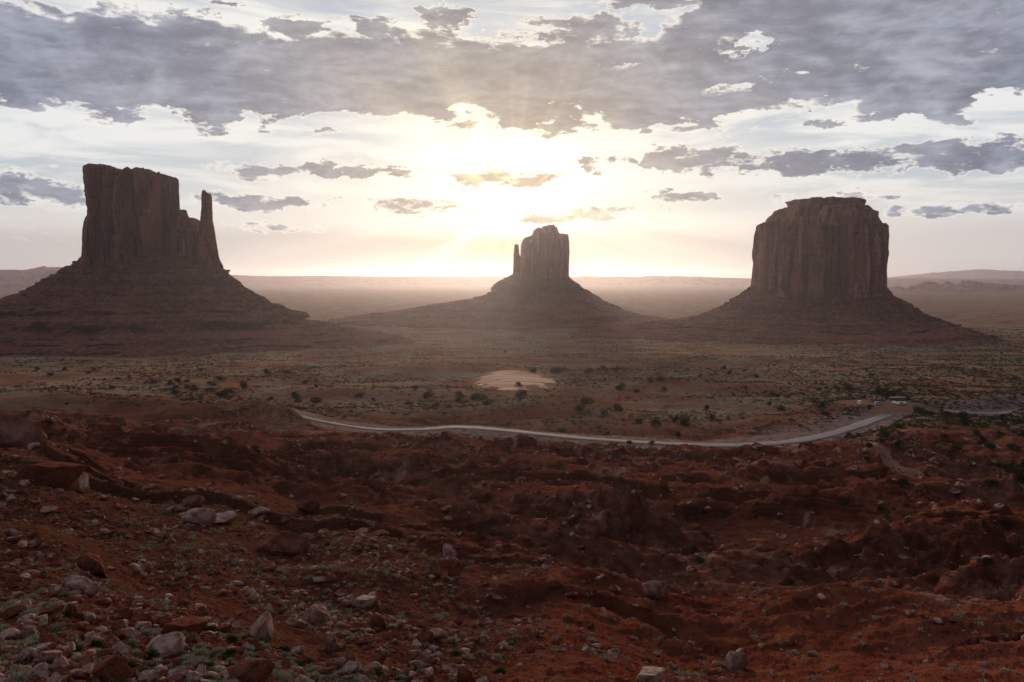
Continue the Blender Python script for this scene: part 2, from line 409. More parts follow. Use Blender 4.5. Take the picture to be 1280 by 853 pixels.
    wash = bad*np.clip(sst(gul, .60, .92)*.9+sst(fb2(x*.012, y*.02, 3, 87), .25, .6)*.5, 0, 1) + .45*plain*sst(fb2(x*.004+5, y*.008, 4, 89), .28, .6)*(1-sst(r, 900, 1500))
    wash = np.clip(wash + .9*(1-sst(d, 7, 15+6*fb2(x*.03, y*.03, 2, 90)))*(x > -40) , 0, 1)
    wash = np.maximum(wash, (1-sst(dp, 11, 19)))
    wash = np.maximum(wash, 1-sst(tr, 1.6+r*.0012, 3+r*.003))
    wash = np.maximum(wash, (1-sst(d+14*fb2(x*.02, y*.03, 3, 94), 22, 85))*.62*sst(r, 200, 260))
    near = (1-bad)*(1-plain)*sst(-th+.05*fb2(x*.02, y*.02, 2, 93), -.12, .06)
    gr = sst(fb2(x*.01, y*.01, 3, 97), -.05, .4)*bad      # greyish strata
    fan = np.exp(-(((x-at(985,570,300)[0])/34)**2+((y-300)/30)**2)**1.5)
    gv = np.clip((1-sst(d, 5, 17+9*fb2(x*.03, y*.03, 3, 90)+24*sst(x, 30, 90)))*.8*sst(dp, 12, 30)+fan*1.1, 0, 1)
    return z, scrub, wash, near, dune, gr, gv

def ground_hit(px, py, rmin=10, rmax=4000):
    u, t = ray(px, py)
    Ys = np.exp(np.linspace(math.log(rmin), math.log(rmax), 2600))
    h = land(u*Ys, Ys); b = np.nonzero(h > t*Ys)[0]
    if len(b) == 0: return None
    Yd = Ys[b[0]]
    return np.array([u*Yd, Yd, float(h[b[0]])])

# ------------------------------------------------------------------ mesh helpers
def mesh_obj(name, V, Fc, mat, parent=None, smooth=False, attrs=None):
    V = np.asarray(V, dtype=np.float32); Fc = np.asarray(Fc, dtype=np.int32)
    me = bpy.data.meshes.new(name); n = Fc.shape[1]
    me.vertices.add(len(V)); me.vertices.foreach_set('co', V.ravel())
    me.loops.add(Fc.size); me.loops.foreach_set('vertex_index', Fc.ravel())
    me.polygons.add(len(Fc)); me.polygons.foreach_set('loop_start', np.arange(0, Fc.size, n, dtype=np.int32))
    me.polygons.foreach_set('use_smooth', np.full(len(Fc), smooth))
    me.update(calc_edges=True)
    for k, a in (attrs or {}).items():
        if a.ndim == 1:
            at_ = me.attributes.new(k, 'FLOAT', 'POINT'); at_.data.foreach_set('value', a.astype(np.float32))
        else:
            at_ = me.color_attributes.new(k, 'FLOAT_COLOR', 'POINT')
            at_.data.foreach_set('color', np.c_[a, np.ones(len(a))].astype(np.float32).ravel())
    me.materials.append(mat)
    o = bpy.data.objects.new(name, me); col.objects.link(o)
    if parent is not None: o.parent = parent
    return o
def empty(name, loc=(0, 0, 0), rz=0):
    o = bpy.data.objects.new(name, None); col.objects.link(o); o.location = loc; o.rotation_euler = (0, 0, rz)
    o.empty_display_size = .5
    return o
def tag(o, label=None, cat=None, group=None, kind=None):
    if label: o['label'] = label
    if cat: o['category'] = cat
    if group: o['group'] = group
    if kind: o['kind'] = kind
    return o
def new_mat(name):
    m = bpy.data.materials.new(name); m.use_nodes = True
    nt = m.node_tree; p = nt.nodes['Principled BSDF']
    p.inputs['Roughness'].default_value = .92; p.inputs['Specular IOR Level'].default_value = 0.0
    return m, nt, p
def objco(nt):
    return nt.nodes.new('ShaderNodeTexCoord').outputs['Object']
def worldpos(nt):
    return nt.nodes.new('ShaderNodeNewGeometry').outputs['Position']
def scaled(nt, v, s):
    n = nt.nodes.new('ShaderNodeMapping'); nt.links.new(v, n.inputs[0]); n.inputs['Scale'].default_value = s; return n.outputs[0]
def bump(nt, p, h, strength, dist):
    b = nt.nodes.new('ShaderNodeBump'); b.inputs['Strength'].default_value = strength; b.inputs['Distance'].default_value = dist
    nt.links.new(h.s, b.inputs['Height']); nt.links.new(b.outputs[0], p.inputs['Normal'])

# ------------------------------------------------------------------ materials
def ground_material():
    m, nt, p = new_mat('ground')
    v = worldpos(nt)
    a1 = nt.nodes.new('ShaderNodeAttribute'); a1.attribute_name = 'zone'
    a2 = nt.nodes.new('ShaderNodeAttribute'); a2.attribute_name = 'zone2'
    s1 = nt.nodes.new('ShaderNodeSeparateColor'); nt.links.new(a1.outputs['Color'], s1.inputs[0])
    s2 = nt.nodes.new('ShaderNodeSeparateColor'); nt.links.new(a2.outputs['Color'], s2.inputs[0])
    scrub, wash, near = (N(nt, s1.outputs[i]) for i in range(3)); dune, gr = N(nt, s2.outputs[0]), N(nt, s2.outputs[1])
    geo = nt.nodes.new('ShaderNodeNewGeometry'); sn = nt.nodes.new('ShaderNodeSeparateXYZ'); nt.links.new(geo.outputs['True Normal'], sn.inputs[0])
    steep = N(nt, sn.outputs[2]).ss(.93, .72)
    nL = noise(nt, v, .035, 6, .6); nM = noise(nt, v, .35, 7, .65); nS = noise(nt, v, 2.6, 6, .7); nD = noise(nt, v, 12, 4, .7)
    red = mixc(nt, nL.ss(.35, .65), (.155, .040, .025), (.275, .078, .049))
    red = mixc(nt, nM.ss(.42, .68)*.7, red, (.30, .10, .055))
    red = mixc(nt, nM.ss(.5, .30)*.6, red, (.11, .028, .017))
    # flat strata showing on slopes
    st = noise(nt, scaled(nt, v, (.02, .02, 1.6)), 1.0, 4, .6)
    red = mixc(nt, steep*(st.ss(.42, .56)*.6+.35), red, (.095, .029, .020))
    red = mixc(nt, gr*nM.ss(.38, .6)*.40, red, (.26, .145, .11))
    washc = mixc(nt, nM.ss(.35, .7), (.33, .15, .105), (.46, .27, .20))
    c = mixc(nt, (wash*1.0+(nM-.5)*1.2+(nS-.5)*1.1+(nL-.5)*.6-.05).ss(.42, .75)*wash.ss(.02, .2)*.9, red, washc)
    # sage plain: soil between dull green and straw
    nP = noise(nt, v, .018, 7, .65); nQ = noise(nt, v, .22, 6, .7)
    pl = mixc(nt, nP.ss(.38, .62), (.31, .135, .088), (.44, .295, .20))
    pl = mixc(nt, nQ.ss(.46, .62)*.8, pl, (.17, .165, .095))
    pl = mixc(nt, nP.ss(.50, .38)*.6, pl, (.30, .11, .070))
    c = mixc(nt, (scrub*1.25*(1-wash*.8)).cl(), c, pl)
    # rocky slope: rubble, thin dry grass
    nc = mixc(nt, nS.ss(.40, .62), (.070, .027, .019), (.165, .064, .044))
    nc = mixc(nt, (nM.ss(.50, .60)*nS.ss(.40, .6))*.7, nc, (.12, .078, .032))
    nc = mixc(nt, nD.ss(.60, .70)*.6, nc, (.42, .26, .21))
    c = mixc(nt, near*.9*(nL.ss(.28, .50)), c, nc)
    gvl = N(nt, s2.outputs[2]); c = mixc(nt, (gvl+(nM-.5)*1.1+(nS-.5)*.9).ss(.30, .65)*gvl.ss(.01, .2), c, mixc(nt, nM.ss(.38, .62), (.24, .135, .115), (.40, .29, .26)))
    sand = mixc(nt, noise(nt, scaled(nt, v, (.02, .06, .1)), 1.0, 4, .6).ss(.42, .52), (.92, .68, .50), (.72, .43, .31))
    c = mixc(nt, dune, c, sand)
    c = mixc(nt, nD.ss(.48, .66)*.35, c, (.05, .018, .012))
    c = mixc(nt, nS.ss(.56, .66)*.45*(1-dune), c, (.075, .022, .014))
    nt.links.new(c, p.inputs['Base Color'])
    nX = noise(nt, v, .16, 8, .72)
    bump(nt, p, nS*.35+nD*.12+nM*.9+nX*4.0, 1.0, .45)
    return m
def rock_wall_material(name, a, b, dark, stain=.6):
    m, nt, p = new_mat(name)
    v = worldpos(nt)
    vs = scaled(nt, v, (1, 1, .10))
    n1 = noise(nt, vs, .045, 7, .62); n2 = noise(nt, vs, .25, 6, .65)
    hs = scaled(nt, v, (.06, .06, 1)); n3 = noise(nt, hs, .16, 5, .6)
    c = mixc(nt, n1.ss(.40, .60), a, b)
    c = mixc(nt, n2.ss(.50, .60)*stain, c, dark)
    n5 = noise(nt, scaled(nt, v, (1, 1, .035)), .075, 4, .55); c = mixc(nt, n5.ss(.52, .62)*.8, c, dark)
    c = mixc(nt, n3.ss(.50, .62)*.35, c, dark)
    n4 = noise(nt, vs, .012, 3, .5)
    c = mixc(nt, n4.ss(.5, .62)*.35, c, tuple(min(x*1.6, 1) for x in b))
    nt.links.new(c, p.inputs['Base Color'])
    bump(nt, p, n1*3+n2*1.4+n3*.8, 1.0, 6.0)
    return m
def talus_material(name, k=1.0):
    m, nt, p = new_mat(name)
    v = worldpos(nt)
    nL = noise(nt, v, .012, 6, .6); nM = noise(nt, v, .09, 7, .7); nS = noise(nt, v, .45, 5, .75)
    hs = noise(nt, scaled(nt, v, (.035, .035, 1)), .22, 5, .65)
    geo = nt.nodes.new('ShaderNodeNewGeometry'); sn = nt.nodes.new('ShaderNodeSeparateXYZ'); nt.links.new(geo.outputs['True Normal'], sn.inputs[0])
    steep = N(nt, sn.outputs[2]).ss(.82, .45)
    c = mixc(nt, nL.ss(.35, .65), (.16*k, .043*k, .036*k), (.26*k, .085*k, .068*k))
    c = mixc(nt, hs.ss(.46, .56)*.8, c, (.10*k, .032*k, .027*k))
    h2 = noise(nt, scaled(nt, v, (.02, .02, 1)), .075, 4, .6); c = mixc(nt, h2.ss(.52, .60)*.6, c, (.30*k, .105*k, .078*k))
    c = mixc(nt, nM.ss(.50, .60)*.7, c, (.30*k, .16*k, .125*k))
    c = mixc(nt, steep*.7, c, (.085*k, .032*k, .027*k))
    c = mixc(nt, nS.ss(.56, .63)*.8, c, (.42*k, .27*k, .22*k))
    c = mixc(nt, nS.ss(.44, .36)*.7, c, (.08*k, .04*k, .03*k))
    nt.links.new(c, p.inputs['Base Color'])
    bump(nt, p, nM*3+nS*1.2, 1.0, 3.0)
    return m
def boulder_material():
    m, nt, p = new_mat('boulder_stone')
    v = objco(nt)
    oi = nt.nodes.new('ShaderNodeObjectInfo'); rnd = N(nt, oi.outputs['Random'])
    n1 = noise(nt, v, 2.2, 6, .6); n2 = noise(nt, v, 9, 6, .7)
    ca = mixc(nt, rnd.ss(.30, .9), (.22, .070, .044), (.62, .44, .39))
    cb = mixc(nt, rnd.ss(.35, 1.0), (.12, .038, .025), (.34, .20, .17))
    c = mixc(nt, n1.ss(.38, .62), ca, cb)
    c = mixc(nt, n2.ss(.55, .75)*.6, c, (.58, .43, .38))
    c = mixc(nt, n2.ss(.42, .30)*.5, c, (.07, .03, .024))
    so = nt.nodes.new('ShaderNodeSeparateXYZ'); nt.links.new(v, so.inputs[0])
    c = mixc(nt, (N(nt, so.outputs[2])+(n1-.5)*.8).ss(.45, .0)*.85, c, (.17, .050, .030))     # red soil clings to the foot
    n3 = noise(nt, v, 4, 5, .7); c = mixc(nt, n3.ss(.52, .66)*.5, c, (.22, .085, .06))
    nt.links.new(c, p.inputs['Base Color']); bump(nt, p, n1+n2*.5, .8, .12)
    return m
def tint_material(name, a, b, dark, scale=3.0, rough=.9):
    m, nt, p = new_mat(name)
    v = worldpos(nt); n1 = noise(nt, v, scale, 5, .65)
    oi = nt.nodes.new('ShaderNodeObjectInfo'); rnd = N(nt, oi.outputs['Random'])
    c = mixc(nt, rnd, a, b); c = mixc(nt, n1.ss(.42, .62)*.6, c, dark)
    nt.links.new(c, p.inputs['Base Color']); p.inputs['Roughness'].default_value = rough
    return m
def plain_material(name, c, rough=.5, metal=0, spec=.4, var=.12):
    m, nt, p = new_mat(name)
    n1 = noise(nt, objco(nt), 4, 4, .6)
    cc = mixc(nt, n1.ss(.35, .7)*var*2, c, tuple(x*.55 for x in c))
    nt.links.new(cc, p.inputs['Base Color']); p.inputs['Roughness'].default_value = rough
    p.inputs['Metallic'].default_value = metal; p.inputs['Specular IOR Level'].default_value = spec
    return m
M_ground = ground_material()
M_cliff = rock_wall_material('cliff_sandstone', (.21, .063, .064), (.39, .142, .135), (.060, .021, .023))
M_cliff2 = rock_wall_material('pale_cliff_sandstone', (.25, .086, .078), (.46, .205, .180), (.075, .030, .028))
M_talus = talus_material('talus_rubble', 1.3)
M_boulder = boulder_material()
M_sage = tint_material('sage_leaf', (.36, .335, .25), (.50, .455, .35), (.20, .18, .12), 14)
M_green = tint_material('green_bush_leaf', (.07, .085, .035), (.11, .12, .05), (.04, .05, .022), 10)
M_juniper = tint_material('juniper_leaf', (.035, .040, .018), (.055, .058, .026), (.022, .026, .012), 3)
M_bark = plain_material('juniper_bark', (.10, .07, .05), .9)
def road_mat():
    m, nt, p = new_mat('road_gravel'); v = worldpos(nt)
    n1 = noise(nt, v, .3, 6, .6); n2 = noise(nt, v, 3, 5, .7)
    c = mixc(nt, n1.ss(.35, .65), (.30, .27, .29), (.40, .36, .39)); c = mixc(nt, n2.ss(.5, .7)*.4, c, (.25, .18, .16))
    ea = nt.nodes.new('ShaderNodeAttribute'); ea.attribute_name = 'edge'; e = N(nt, ea.outputs['Fac'])
    n3 = noise(nt, v, .07, 5, .6)
    sx_ = nt.nodes.new('ShaderNodeSeparateXYZ'); nt.links.new(v, sx_.inputs[0])
    c = mixc(nt, N(nt, sx_.outputs[0]).ss(-45, -100)*.8, c, (.36, .21, .15))
    c = mixc(nt, n3.ss(.5, .62)*.45, c, (.30, .20, .17))
    c = mixc(nt, ((e-.42).ab()*-14).exp()*.35, c, (.46, .42, .44))
    c = mixc(nt, (e+(n2-.5)*1.2+(n1-.5)*.8).ss(.72, 1.0)*.85, c, (.22, .105, .08))
    nt.links.new(c, p.inputs['Base Color']); p.inputs['Roughness'].default_value = .85; p.inputs['Specular IOR Level'].default_value = .1; bump(nt, p, n2, .4, .05); return m
M_road = road_mat()

# ------------------------------------------------------------------ ground sheet
def ground():
    rs = [.5]
    while rs[-1] < 29000:
        r = rs[-1]; k = .03 if r < 15 else .0048 if r < 1500 else .007 if r < 4500 else .02
        rs.append(r*(1+k))
    rs = np.array(rs)
    a0 = np.radians(37.5); nd = 1060
    th = np.concatenate([np.linspace(-a0, a0, nd), np.linspace(a0, 2*np.pi-a0, 150)[1:-1]])
    R, T = np.meshgrid(rs, th, indexing='ij')
    x = (R*np.sin(T)).ravel(); y = (R*np.cos(T)).ravel()
    z, scrub, wash, near, dune, gr, gv = land(x, y, True)
    nr, nth = len(rs), len(th)
    V = np.c_[x, y, z]
    i = np.arange(nr-1)[:, None]*nth; j = np.arange(nth)[None, :]; jn = (j+1) % nth
    Fq = np.stack([i+j, i+jn, i+nth+jn, i+nth+j], -1).reshape(-1, 4)[:, ::-1]
    # close the little hole under the camera
    c = len(V); V = np.vstack([V, [[0, 0, -1.75]]])
    fan = np.stack([np.full(nth, c), np.arange(nth), (np.arange(nth)+1) % nth, np.full(nth, c)], -1)
    z1 = np.c_[np.clip(scrub, 0, 1), wash, np.clip(near, 0, 1)]; z2 = np.c_[dune, gr, gv]
    z1 = np.vstack([z1, [[0, 0, 1]]]); z2 = np.vstack([z2, [[0, 0, 0]]])
    o = mesh_obj('ground', V, Fq, M_ground, smooth=True, attrs={'zone': z1, 'zone2': z2})
    tag(o, kind='structure')
ground()
def road():
    C = RC; d = np.gradient(C[:, :2], axis=0); nn = np.c_[d[:, 1], -d[:, 0]]; nn /= np.linalg.norm(nn, axis=1)[:, None]
    w = (2.8 + .6*sst(C[:, 0], 40, 120))*(.55+.45*sst(C[:, 0], -95, -20)) + .5*p2(C[:, 0]*.05, C[:, 1]*.05, 5)
    offs = [(-1.12, -.5), (-1, -.02), (-.8, .02), (-.5, .03), (-.35, .07), (0, .10), (.35, .07), (.5, .03), (.8, .02), (1, -.02), (1.12, -.5)]
    V = []
    for k, (a, dz) in enumerate(offs):
        wob = w*(1+.16*(abs(a) > .9)*fb2(C[:, 0]*.12+k*9, C[:, 1]*.12, 3, 7, .7))
        V.append(np.c_[C[:, 0]+nn[:, 0]*a*wob, C[:, 1]+nn[:, 1]*a*wob, C[:, 2]+dz])
    V = np.stack(V, 1); n, mcols = V.shape[:2]
    i = np.arange(n-1)[:, None]*mcols; j = np.arange(mcols-1)[None, :]
    Fq = np.stack([i+j, i+mcols+j, i+mcols+j+1, i+j+1], -1).reshape(-1, 4)[:, ::-1]
    ed_ = np.tile(np.array([abs(a) for a, _ in offs]), n)
    tag(mesh_obj('road', V.reshape(-1, 3), Fq, M_road, smooth=True, attrs={'edge': ed_}), kind='structure')
road()

def ico(sub):
    import bmesh
    bm = bmesh.new(); bmesh.ops.create_icosphere(bm, subdivisions=sub, radius=1)
    V = np.array([v.co[:] for v in bm.verts]); Fc = np.array([[v.index for v in f.verts] for f in bm.faces]); bm.free(); return V, Fc
ICO = {k: ico(k) for k in (1, 2, 4, 5)}
def rock_shape(sub, seed, sc=(1, .8, .6), nplanes=13, rough=.05):
    rs = np.random.RandomState(seed); V, Fc = ICO[sub]; V = V.copy()
    n = rs.randn(nplanes, 3); n /= np.linalg.norm(n, axis=1)[:, None]; d = rs.uniform(.42, .95, nplanes)
    q = V@n.T; r = np.where(q > .05, d/np.maximum(q, .05), 9).min(1); r = np.minimum(r, 1.15)
    V = V*r[:, None]
    if sub > 1:
        k = 1.6
        nn = fb3(V[:, 0]*k+seed, V[:, 1]*k, V[:, 2]*k, 4, seed, .6)*rough*1.6
        V = V*(1+nn[:, None])
    V = V*np.array(sc)
    V[:, 2] -= V[:, 2].min()*.6          # sits a little sunk
    return V, Fc
def batch(name, xs, ys, zs, ss, shapes, mat, rs, sq=(.5, 1.0), tilt=.3, attrs=None):
    Vs, Fs = [], []; off = 0
    pick = rs.randint(len(shapes), size=len(xs))
    for k, (V, Fc) in enumerate(shapes):
        q = np.nonzero(pick == k)[0]
        if len(q) == 0: continue
        a = rs.uniform(0, 6.28, len(q)); t = rs.uniform(-tilt, tilt, len(q))
        v = np.repeat(V[None], len(q), 0)*np.stack([ss[q]*rs.uniform(.75, 1.25, len(q)), ss[q]*rs.uniform(.75, 1.25, len(q)), ss[q]*rs.uniform(*sq, len(q))], -1)[:, None, :]
        X_ = v[..., 0]*np.cos(t)[:, None]+v[..., 2]*np.sin(t)[:, None]; Z_ = -v[..., 0]*np.sin(t)[:, None]+v[..., 2]*np.cos(t)[:, None]
        c, s = np.cos(a)[:, None], np.sin(a)[:, None]
        P = np.stack([X_*c-v[..., 1]*s+xs[q][:, None], X_*s+v[..., 1]*c+ys[q][:, None], Z_+zs[q][:, None]], -1)
        Vs.append(P.reshape(-1, 3)); Fs.append((Fc[None]+(np.arange(len(q))*len(V))[:, None, None]).reshape(-1, 3)+off); off += len(q)*len(V)
    return mesh_obj(name, np.vstack(Vs), np.vstack(Fs), mat)
# ------------------------------------------------------------------ buttes
def loft_block(name, D, left, right, top, ybot, depth, mat, parent, org, seed=1, amp=1.0, n_th=420, n_z=150, expo=3.2, zoff=0, pale=0, yc=None):
    """a tower whose left and right outlines (photo px by py), top line and plan depth are given; org is the butte's base"""
    s = D/F; side = 1 if np.mean([p[0] for p in top]) > 640 else -1
    Df = (D if yc is None else yc)-.40*depth
    zt = np.array([at(640, p[1], Df if p[1] < 348 else D)[2] for p in top]); xt = np.array([at(p[0], 400, Df+.15*depth)[0] for p in top])
    def tabz(pts):
        e_ = (.36 if expo > 3 else .16)*side*(1 if pts is left else -1)*depth
        zz = np.array([at(640, p[1], D)[2] for p in pts]); xx = np.array([at(p[0], p[1], D+e_)[0] for p in pts]); k = np.argsort(zz); return zz[k], xx[k]
    zl, xl = tabz(left); zr, xr = tabz(right)
    zb = at(640, ybot, D)[2]
    zmax = zt.max()
    th = np.linspace(0, 2*np.pi, n_th, endpoint=False); s_ = np.linspace(0, 1, n_z)
    S_, TH = np.meshgrid(s_, th, indexing='ij')
    c, sn = np.cos(TH), np.sin(TH)
    cx_ = np.sign(c)*np.abs(c)**(2/expo); sy_ = np.sign(sn)*np.abs(sn)**(2/expo)
    # first pass for x at mid height to find the local top
    xm = (xl.mean()+xr.mean())/2
    Zc = zb+S_*(zmax-zb)
    for _ in range(3):
        L_ = np.interp(Zc, zl, xl); R_ = np.interp(Zc, zr, xr)
        x = (L_+R_)/2+(R_-L_)/2*cx_
        ztop = np.interp(x, xt, zt)
        Zc = zb+S_*(ztop-zb)
    hw = (R_-L_)/2
    dd = depth/2*(hw/(np.max(hw)+1e-6))**.6
    y = D + dd*sy_ if yc is None else yc+dd*sy_
    # fluting: vertical cracks and columns, thin strata
    q = s
    nx, ny, nz = x/(26*q), y/(26*q), Zc/(260*q)
    flu = fb3(nx, ny, nz, 4, seed, .55)
    rid = np.abs(p3(x/(15*q)+7, y/(15*q), Zc/(190*q), seed+20)); crack = np.exp(-(rid/.11)**2)
    rid2 = np.abs(p3(x/(34*q)+3, y/(34*q), Zc/(400*q), seed+30)); crack2 = np.exp(-(rid2/.085)**2)
    colm = np.floor(fb3(x/(12*q), y/(12*q), Zc/(300*q), 2, seed+50)*6)/6
    lay = p2(Zc/(2.2*q), x*0+seed, 9)*.5 + p2(Zc/(7*q), x*0+seed, 10)
    fine = fb3(x/(5*q), y/(5*q), Zc/(14*q), 3, seed+70)
    dsp = q*amp*(12.0*flu + 9.0*colm - 14*crack - 22.0*crack2 + .55*lay*(1+1.2*sst(S_, .86, .95)) + .7*fine)
    dsp = dsp-dsp.mean()
    dsp = dsp*(1-.72*np.abs(c)**3)                       # keep the side outlines
    foot = (1-sst(S_, 0, .12))*q*amp*2.5
    rnd = -(sst(S_, .955, 1.0)**2)*q*2.2*amp
    nlen = np.sqrt((c/ hw.max())**2+(sn/(depth/2))**2)
    nxv, nyv = (c/hw.max())/nlen, (sn/(depth/2))/nlen
    x = x+nxv*(dsp+foot+rnd); y = y+nyv*(dsp+foot+rnd)
    z = Zc + q*amp*(1.7*fb3(x/(7*q), y/(7*q), Zc*0, 4, seed+5, .6))*S_
    V = np.stack([x, y, z], -1).reshape(-1, 3)
    # cap: rings towards the middle
    cap = []; cxm = x[-1].mean(); cym = y[-1].mean()
    for k in range(1, 15):
        f = 1-k/14.5; xx = cxm+(x[-1]-cxm)*f; yy = cym+(y[-1]-cym)*f
        zz = np.interp(xx, xt, zt) + q*amp*(1.5*fb3(xx/(14*q), yy/(14*q), xx*0, 3, seed+6)-.2)*(sst(1-f, 0, .2)) + z[-1].mean()*0
        zz = zz*(sst(1-f, 0, .12))+z[-1]*(1-sst(1-f, 0, .12))
        cap.append(np.stack([xx, yy, zz], -1))
    V = np.vstack([V, np.concatenate(cap)])
    n = n_z+14
    i = np.arange(n-1)[:, None]*n_th; j = np.arange(n_th)[None, :]; jn = (j+1) % n_th
    Fq = np.stack([i+j, i+jn, i+n_th+jn, i+n_th+j], -1).reshape(-1, 4)
    return mesh_obj(name, V-org, Fq, mat, parent, smooth=True)

def talus(D, left, right, ycl, x0px, hwpx, front, bands, mat, parent, org, seed=1, n_th=900, n_z=260, depth_top=.55, zend=-160, nrock=0):
    s = D/F
    def tabz(pts):
        P = [at(p[0], p[1], D) for p in pts]; zz = np.array([p[2] for p in P]); xx = np.array([p[0] for p in P]); k = np.argsort(zz); return zz[k], xx[k]
    xc = at(x0px, ycl, D)[0]
    zl, xl = tabz(left); zr, xr = tabz(right)
    ztop = at(640, ycl, D)[2]+3*s
    zlev = np.linspace(ztop+2*s, zend, n_z); th = np.linspace(0, 2*np.pi, n_th, endpoint=False)
    Zc, TH = np.meshgrid(zlev, th, indexing='ij')
    c, sn = np.cos(TH), np.sin(TH)
    zm = Zc.copy()
    wob = 4.2*s*fb2(c*3.2+seed, sn*3.2, 4, seed+2, .6)
    for (py, h, A) in bands:                       # ledges: the radius stalls through a band of hard rock
        z0 = at(640, py, D)[2]+wob*.6; hh = h*s; u = (Zc-z0)/hh
        st = A*sst(fb2(c*3+py, sn*3, 3, seed+int(py)), -.35, .25)
        zm = zm + st*hh*np.where(np.abs(u) < 1, -(u) , 0)*np.where(np.abs(u) < 1, 1, 0)*(1-np.abs(u))*1.9
    RL = (xc-np.interp(zm, zl, xl))*.965; RR = (np.interp(zm, zr, xr)-xc)*.965
    side = .5+.5*c
    side = side*side*(3-2*side)
    Rx = RL*(1-side)+RR*side
    Rf = ((RL+RR)/2)*front
    core_ = hwpx*s
    Rf = core_*depth_top + (Rf-core_*front)
    R = 1/np.sqrt((c/np.maximum(Rx, 1))**2+(sn/np.maximum(Rf, 1))**2)
    g = (ztop-Zc)/(ztop-zend)
    gull = rdg(c*3.4+seed, sn*3.4, 4, seed+5, .55)
    gul2 = fb2(c*16+Zc*.004, sn*16, 3, seed+9)
    R = R + s*(24*g*(gull-.5) + 4.5*sst(g, .02, .3)*gul2 + 10*g*fb2(c*2+seed, sn*2, 2, seed+19))
    x = xc+R*c; y = D+R*sn
    big = fb3(x/(28*s), y/(28*s), Zc/(14*s), 4, seed+11)
    fine = fb3(x/(5*s), y/(5*s), Zc/(5*s), 3, seed+15)
    x = x+c*s*(3.2*big+1.8*fine); y = y+sn*s*(3.2*big+1.8*fine); z = Zc+s*(.9*big+.5*fine)*sst(g, 0, .05)
    V = np.stack([x, y, z], -1).reshape(-1, 3)
    i = np.arange(n_z-1)[:, None]*n_th; j = np.arange(n_th)[None, :]; jn = (j+1) % n_th
    Fq = np.stack([i+j, i+jn, i+n_th+jn, i+n_th+j], -1).reshape(-1, 4)[:, ::-1]
    c0 = len(V)
    V = np.vstack([V, [[xc, D, ztop+2*s]]])
    o = mesh_obj('talus_slope', V-org, Fq, mat, parent, smooth=True)
    if nrock:
        rk = np.random.RandomState(seed); idx = rk.randint(0, int(n_z*.72)*n_th, nrock*3); P = V[idx]; cl = fb3(P[:, 0]/60, P[:, 1]/60, P[:, 2]/25, 2, seed+21)
        P = P[(cl > -.1) & (P[:, 1] < D+40)][:nrock]
        q = batch('scree', P[:, 0]-org[0], P[:, 1]-org[1], P[:, 2]-org[2]-.5, .62*s*(rk.pareto(2.3, len(P))+1).clip(0, 4.5), [rock_shape(2, 700+k, (1, .8, .7), 9, .04) for k in range(5)], mat, rk)
        q.parent = parent; q['kind'] = 'stuff'
    return o

# --- the mitten on the left
D1 = 1650.
o1 = np.array([at(190, 330, D1)[0], D1, -130.]); b1 = empty('butte', o1)
tag(b1, 'large dark butte at the left, block top with thumb spire on terraced slope', 'butte')
loft_block('cliff', D1, [(100,332),(99.5,322),(100.5,275),(104.6,240),(109,214),(114,205)], [(229,332),(228,322),(227,275),(226,245),(225.5,225),(222,205)],
    [(100,216),(106,214),(110,210),(117,208.5),(120,205.5),(131,204.5),(147,206.5),(149,211),(171,212),(176,210.5),(196,211.5),(199,214.5),(214,216),(217,219.5),(226,221.5),(232,224)],
    337, 150, M_cliff, b1, o1, seed=3, n_th=620, n_z=230)
loft_block('shoulder', D1, [(212,345),(213,330),(214,300),(215,262)], [(276,345),(275,334),(270,318),(267,305),(263,290),(255,262)],
    [(205,258),(226,261),(229,269),(232,271),(235,270),(240,275),(241,284),(246,286),(250,290),(256,291),(262,293),(266,300),(272,321),(280,332)],
    342, 78, M_cliff, b1, o1, seed=8, n_th=380, n_z=130, amp=.8)
loft_block('spire', D1, [(247,335),(248.5,310),(250,285),(251,260),(250.8,245),(251.5,236)], [(273,335),(270,310),(267.3,290),(264.8,275),(264,250),(263.6,240),(263,236)],
    [(250,241),(253,239),(255,237.3),(258,237),(261,239.5),(264,242)], 330, 34, M_cliff, b1, o1, seed=12, n_th=120, n_z=140, amp=.35, expo=2.5)
loft_block('buttress', D1, [(162,332),(163,320),(164,302),(165,291)], [(175.5,332),(175,320),(174.5,302),(173,291)],
    [(162,294),(165,291.5),(170,290.5),(173,292),(176,295)], 333, 24, M_cliff, b1, o1, seed=15, n_th=100, n_z=60, amp=.3, expo=2.6, yc=D1-72)
talus(D1, [(106,320),(92,329),(68,343),(54,356),(22,370),(0,377),(-50,392),(-110,408),(-190,424),(-260,437)],
      [(272,333),(279,338),(287,343),(300,356),(313,363),(325,370),(341,381),(363,388),(375,397),(392,404),(431,413),(470,422),(540,433),(620,444)],
      327, 190, 86, .92, [(341,4.0,1.1),(366,3,.9),(385,4.5,1.15),(399,8.5,1.5),(413,2.6,1.0),(419,2.2,1.0),(426,2.4,1.0)], M_talus, b1, o1, seed=4, n_th=1300, n_z=340, nrock=4200)
